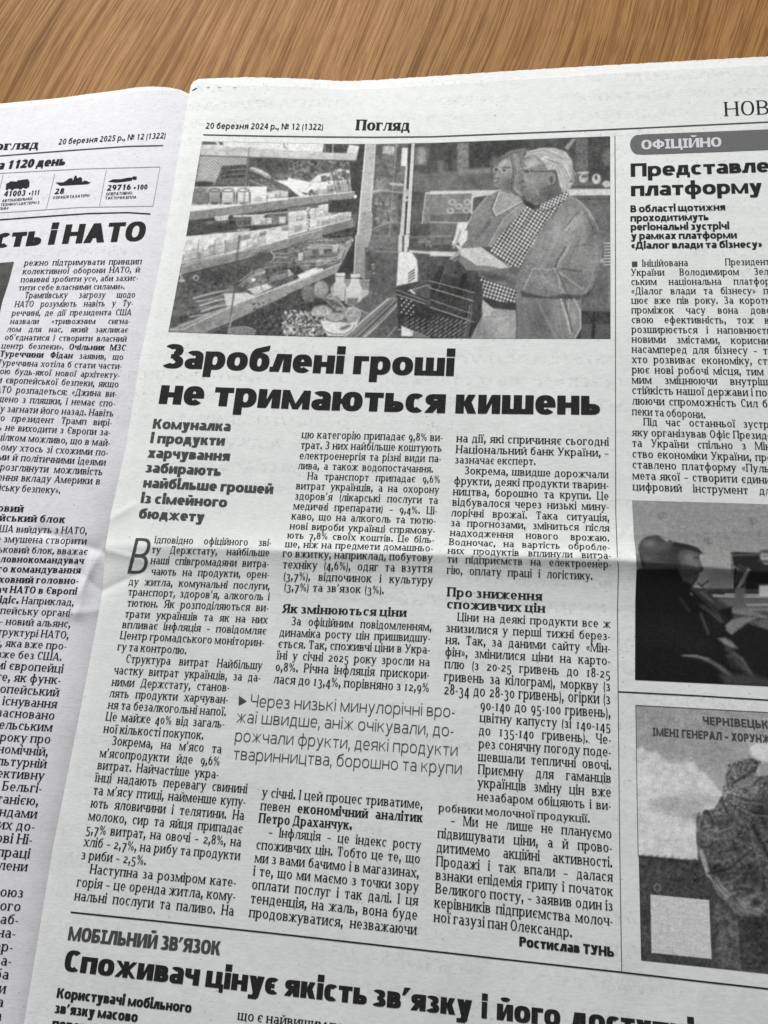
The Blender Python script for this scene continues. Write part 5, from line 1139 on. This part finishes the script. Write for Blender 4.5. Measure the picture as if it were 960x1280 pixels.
c.poly([(632, 430), (660, 426), (800, 432), (860, 408), (1400, 400), (1400, 645), (650, 648), (640, 540)], 22, soft=.8); c.line([(640, 445), (800, 440)], 12, 80, 2); c.line([(634, 440), (648, 520), (644, 640)], 6, 140, 1); c.strands([(670, 520), (700, 540), (690, 620)], 10, (30, 16), 6, 40, 120, 61); c.line([(738, 530), (700, 600), (675, 640)], 18, 120, 2)
c.ell(850, 450, 44, 52, 138, soft=2, tex=10); c.ell(846, 424, 40, 12, 70, soft=2); c.line([(826, 452), (860, 450)], 4, 70, 1); c.poly([(800, 620), (1400, 616), (1400, 690), (800, 690)], 196, soft=1.5); c.line([(800, 622), (880, 616)], 6, 54, 1)
c.line([(800, 480), (1000, 500)], 14, 46, 2); c.poly([(660, 640), (720, 636), (700, 780), (650, 780)], 92, soft=2)
c.line([(405, 628), (440, 642), (500, 598)], 6, 24, .6); c.line([(410, 632), (470, 636)], 8, 190, 1); c.line([(440, 612), (470, 640)], 6, 28, .8)
c.poly([(60, 420), (110, 460), (120, 560), (70, 590)], 104, soft=2)
c.poly([(66, 540), (110, 520), (86, 410), (100, 365), (140, 335), (200, 330), (250, 346), (300, 378), (380, 388), (430, 404), (458, 432), (444, 446), (448, 480), (468, 528), (462, 542), (440, 546), (438, 580), (405, 628), (400, 650), (500, 720), (600, 800), (700, 900), (700, 1050), (820, 1190), (1000, 1230), (62, 1190)], 19, soft=.8, tex=3)
c.poly([(92, 400), (120, 345), (200, 335), (260, 350), (330, 390), (330, 520), (120, 520), (100, 450)], 66, soft=3, tex=6); c.poly([(320, 400), (440, 412), (440, 470), (460, 528), (430, 544), (430, 590), (400, 620), (330, 560)], 58, soft=2, tex=5); c.poly([(340, 420), (430, 430), (430, 462), (350, 450)], 74, soft=3); c.line([(218, 342), (258, 356)], 12, 186, 1.5); c.line([(300, 372), (380, 392), (440, 418)], 8, 40, 1.5); c.ell(150, 400, 50, 40, 78, soft=6)
c.poly([(60, 300), (500, 300), (500, 420), (446, 436), (440, 412), (380, 388), (300, 374), (262, 340), (60, 340)], 138, al=0)
c.ell(172, 396, 84, 64, 62, rot=-8, soft=2.5); c.shade(150, 372, 40, 22, 22); c.ell(300, 440, 90, 58, 50, soft=4)
c.poly([(330, 392), (400, 392), (440, 410), (444, 440), (446, 474), (470, 524), (458, 540), (438, 546), (444, 562), (430, 586), (404, 614), (350, 600), (320, 520), (318, 440)], 66, soft=2, tex=4)
c.poly([(290, 372), (372, 382), (430, 400), (464, 432), (440, 428), (380, 410), (330, 420), (300, 470), (270, 470), (270, 400)], 36, soft=2); c.shade(395, 455, 34, 26, 18); c.shade(440, 515, 20, 14, 16); c.line([(410, 462), (436, 460)], 6, 34, 1.5); c.line([(418, 556), (440, 552)], 5, 34, 1.2); c.ell(322, 500, 14, 26, 52, soft=2)
c.line([(90, 522), (440, 518)], 8, 92, 3, al=.6)
c.line([(400, 640), (470, 700), (570, 800)], 20, 52, 2); c.line([(455, 660), (520, 718)], 12, 96, 1.5); c.line([(330, 700), (390, 780)], 14, 48, 2); c.line([(395, 670), (405, 682)], 8, 140, .8); c.strands([(460, 740), (540, 800), (590, 840)], 10, (18, 14), 5, 40, 84, 62); c.line([(455, 790), (500, 912)], 12, 74, 2)
c.poly([(560, 770), (640, 750), (650, 820), (600, 860)], 20, soft=2); c.poly([(640, 760), (720, 760), (850, 806), (850, 822), (700, 800), (640, 790)], 116, soft=1.5, tex=8); c.poly([(600, 860), (640, 826), (720, 808), (800, 816), (720, 850), (640, 920), (604, 890)], 112, soft=1.5, tex=10); c.poly([(760, 840), (860, 820), (1400, 830), (1400, 930), (860, 930)], 92, soft=2, tex=8); c.line([(750, 850), (860, 932)], 5, 168, 1)
c.poly([(640, 920), (740, 850), (1000, 940), (1400, 960), (1400, 1250), (800, 1180), (700, 1050)], 24, soft=2)
c.poly([(556, 938), (600, 934), (640, 958), (676, 1000), (630, 996), (596, 976)], 124, soft=2.5); c.poly([(600, 980), (650, 1000), (640, 1030), (600, 1010)], 60, soft=3)
c.poly([(600, 1034), (650, 1018), (700, 1050), (740, 1110), (780, 1166), (730, 1150), (680, 1110), (640, 1110)], 62, soft=3, tex=6); c.line([(650, 1024), (700, 1060), (760, 1160)], 8, 96, 2); c.poly([(620, 1050), (650, 1060), (680, 1130), (640, 1120)], 34, soft=3)
c.poly([(340, 1040), (420, 1038), (500, 1056), (580, 1100), (640, 1150), (660, 1200), (600, 1150), (520, 1090), (440, 1056)], 92, soft=2.5); c.line([(350, 1040), (430, 1042), (500, 1062)], 6, 136, 1.5)
c.shade(390, 470, 50, 50, 16); c.shade(250, 400, 70, 30, 16); c.shade(150, 380, 40, 30, 18); c.shade(420, 500, 20, 20, 18); c.shade(300, 490, 30, 24, -14); c.shade(370, 560, 40, 30, -12); c.shade(240, 900, 160, 80, 8); c.shade(430, 980, 120, 60, 10); c.shade(560, 850, 80, 60, 10)
c.poly([(300, 372), (380, 386), (440, 410), (466, 436), (430, 424), (360, 404), (300, 392)], 30, soft=1.5); c.poly([(196, 440), (300, 400), (330, 470), (260, 500), (200, 490)], 48, soft=6, al=.6); c.poly([(560, 1150), (760, 1150), (1000, 1230), (600, 1215)], 58, soft=5)
c.soften(1); c.soften(1); c.grain(4)
picture(c, [(790, 625.3), (960, 630.2), (1080, 634)], [(793.7, 849.8), (960, 857.8), (1080, 864)], [(790, 625), (792.4, 672), (794.8, 690), (795.6, 711), (794, 750), (793.7, 850)], [(1080, 634), (1080, 864)], 330, 300, page_r, 'photograph', 'printed dark photograph of a man seated at a meeting table')

# --- recruiting notice
c = Canvas(790, 876, 1080, 1240, 1.6, 150)
c.view(780, 850, 5.333)
c.poly([(60, 150), (1700, 230), (1700, 900), (60, 900)], 148, tex=4, ts=4, g2=166)
c.poly([(60, 460), (120, 452), (170, 480), (215, 478), (260, 520), (300, 552), (350, 556), (410, 538), (470, 552), (496, 600), (560, 640), (590, 680), (640, 740), (700, 760), (700, 1300), (60, 1300)], 204, soft=3, tex=4, ts=9)
c.poly([(150, 820), (300, 770), (450, 760), (620, 790), (640, 830), (500, 860), (400, 930), (300, 880)], 172, soft=8, tex=5, ts=8); c.poly([(400, 900), (520, 850), (520, 960)], 156, soft=8)
c.poly([(840, 440), (900, 412), (1700, 420), (1700, 560), (920, 545), (850, 500)], 206, soft=3)
c.poly([(676, 640), (690, 600), (740, 545), (850, 520), (916, 545), (880, 600), (860, 650), (780, 690), (730, 740), (690, 748)], 92, soft=.8, tex=30, ts=3); c.specks(690, 540, 890, 720, 70, 4, 12, 64, 150, 71); c.line([(730, 690), (800, 640), (876, 600)], 10, 36, 1.5); c.poly([(740, 690), (860, 640), (850, 690), (760, 730)], 120, soft=2, tex=14)
c.poly([(650, 780), (700, 745), (760, 710), (850, 690), (900, 640), (1700, 600), (1700, 1400), (500, 1400), (484, 960), (530, 870), (600, 860)], 96, soft=1, tex=26, ts=5)
c.specks(500, 880, 700, 1010, 90, 4, 12, 66, 165, 72); c.specks(660, 700, 960, 860, 150, 5, 15, 70, 165, 73); c.specks(760, 780, 1300, 1010, 160, 5, 16, 44, 100, 74); c.poly([(780, 860), (960, 740), (1300, 760), (1300, 1010), (800, 1010)], 62, soft=12, al=.6); c.line([(545, 870), (570, 930)], 14, 44, 1.5); c.strands([(500, 900), (510, 960), (500, 1010)], 8, (14, 8), 5, 60, 190, 75); c.line([(650, 780), (680, 860), (740, 1000)], 12, 60, 2.5)
c.view(780, 1030, 5.333)
c.poly([(80, 208), (540, 250), (700, 560), (1700, 700), (1700, 1100), (80, 1100)], 66, tex=9, ts=4)
for i in range(52):
    x = 96 + i * 8.3; y = 214 + i * .75; h_ = 6 + (i * 37) % 17; c.poly([(x - 5, y + 12), (x, y - h_), (x + 5, y + 12)], 50, soft=.3)
c.specks(100, 235, 560, 380, 130, 8, 20, 44, 84, 76)
c.poly([(484, -60), (1700, -60), (1700, 1100), (790, 1100), (770, 780), (740, 640), (660, 500), (590, 380), (520, 250), (482, 120)], 84, soft=1, tex=18, ts=5)
c.specks(500, -40, 960, 320, 280, 5, 16, 54, 116, 77); c.poly([(520, 230), (700, 330), (900, 260), (960, 420), (640, 420)], 58, soft=10, al=.5); c.strands([(510, 180), (540, 260), (560, 340)], 16, (14, 14), 5, 90, 220, 78); c.line([(520, 230), (560, 340), (640, 440), (690, 500)], 10, 170, 2); c.strands([(600, 380), (640, 440), (700, 490)], 14, (24, 30), 5, 80, 200, 79)
c.line([(560, 330), (700, 300), (840, 180)], 9, 36, 2.5); c.line([(860, 20), (960, 200), (1000, 300)], 14, 34, 3); c.line([(900, 280), (940, 440)], 12, 40, 3); c.poly([(1, 1), (2, 1), (2, 2)], 80)
c.ell(850, 545, 90, 70, 128, soft=6, tex=22, ts=4); c.strands([(740, 520), (800, 590), (880, 600)], 18, (30, 30), 6, 70, 170, 80); c.ell(880, 520, 34, 30, 60, soft=4)
c.poly([(740, 610), (1700, 620), (1700, 1100), (800, 1100), (770, 780)], 64, soft=3, tex=8, ts=5); c.strands([(780, 680), (900, 700), (1100, 740)], 6, (20, 60), 5, 44, 54, 81); c.line([(690, 540), (740, 640), (765, 740), (790, 960)], 11, 30, 1.5); c.poly([(600, 520), (690, 545), (750, 660), (770, 800), (790, 980), (640, 960), (600, 700)], 84, soft=4, tex=12, ts=5); c.specks(620, 640, 760, 950, 60, 10, 26, 60, 104, 82); c.line([(745, 640), (762, 730), (758, 780)], 6, 120, 1.5)
c.specks(110, 400, 170, 900, 60, 6, 16, 56, 92, 83); c.ring(222, 425, 20, 26, 4, 165); 
YY, XX = np.mgrid[0:c.h, 0:c.w]
cl = (YY < (1074 - 876) * 1.6) * 1.0
c.a += cl * (5 * c.noise(XX, YY, 9) + 4 * c.noise(XX, YY, 24)) + (1 - cl) * (3 * c.noise(XX, YY, 5) + 4 * c.noise(XX, YY, 18))
c.soften(1); c.soften(1)
c.view(780, 850, 5.333)
for x, y, rx, ry, a in ((700, 620, 40, 40, 22), (560, 960, 50, 60, 14), (800, 800, 60, 40, 18), (900, 900, 80, 80, -22), (700, 980, 60, 40, -14), (860, 720, 60, 24, 20)): c.shade(x, y, rx, ry, a)
c.view(780, 1030, 5.333)
for x, y, rx, ry, a in ((560, 60, 50, 60, 16), (760, 140, 80, 50, -16), (720, 30, 60, 50, 14), (620, 280, 60, 30, -20), (840, 340, 70, 80, -16), (700, 420, 40, 50, 14), (900, 700, 120, 200, -10), (660, 760, 40, 120, 10)): c.shade(x, y, rx, ry, a)
c.view(780, 850, 5.333)
for pp, w_, g_ in (([(560, 880), (590, 940), (580, 1010)], 9, 48), ([(640, 800), (690, 880), (760, 960), (840, 1000)], 8, 52), ([(700, 760), (800, 800), (960, 820)], 8, 60), ([(600, 900), (640, 960), (640, 1040)], 8, 60), ([(520, 890), (500, 960), (496, 1010)], 9, 150), ([(700, 745), (780, 710), (860, 690)], 12, 150), ([(560, 1000), (640, 1010), (720, 980)], 8, 138), ([(780, 860), (860, 900), (960, 910)], 9, 128)): c.line(pp, w_, g_, 2, al=.75)
c.view(780, 1030, 5.333)
for pp, w_, g_ in (([(520, 60), (600, 100), (700, 90)], 9, 130), ([(540, 150), (640, 190), (760, 160)], 9, 50), ([(560, 240), (660, 250), (740, 220)], 9, 122), ([(600, 320), (700, 340), (800, 300)], 8, 50), ([(860, 120), (900, 260), (920, 380)], 10, 110), ([(640, 400), (720, 380), (780, 340)], 8, 120), ([(700, 450), (780, 430), (860, 440)], 9, 52)): c.line(pp, w_, g_, 2.2, al=.75)
c.poly([(176, 470), (567, 507), (584, 900), (183, 858)], 196, soft=.3, tex=2)
c.grain(7)
picture(c, [(794.4, 881.3), (960, 890.3), (1080, 897)], [(801.4, 1200.3), (870, 1207.4), (960, 1217.2), (1080, 1231)], [(794.4, 881), (796.2, 1000), (798.6, 1080), (801.4, 1200.4)], [(1080, 897), (1080, 1231)], 330, 380, page_r, 'photograph', 'printed recruiting notice with sky and a soldier in camouflage')
b = Block(); b.text('ЧЕРНІВЕЦЬКИЙ', SANSB, [(878, 905.2), (960, 910.6), (980, 912)], 7.4, 'F'); b.text('ІМЕНІ ГЕНЕРАЛ – ХОРУНЖОГО', SANSB, [(815.3, 919.2), (960, 928.6), (985, 930.2)], 7.4, 'F')
b.build('notice_lettering', INK_G, page_r, .00016)
b = Block(); b.path([(794.6, 881.4), (880, 886), (960, 890.4), (1080, 897)], .7); b.path([(794.6, 881.4), (796.3, 1000), (797.6, 1070)], .7); b.build('picture_border', INK_G, page_r, .00016)
# --- slice of a dark picture on the left page
c = Canvas(-120, 320, 30, 480, 1.2, 70); c.view(0, 0, 1)
c.poly([(-120, 320), (30, 320), (30, 480), (-120, 480)], 78, tex=5, ts=6, g2=58); c.grain(5)
picture(c, [(-110, 331), (0, 328.5), (17.5, 327)], [(-110, 400), (0, 400.5), (3, 401)], [(-110, 331), (-110, 400)], [(17.5, 327), (11, 352), (3, 376), (-2.5, 401)], 60, 60, page_l, 'photograph', 'narrow slice of a dark printed picture')
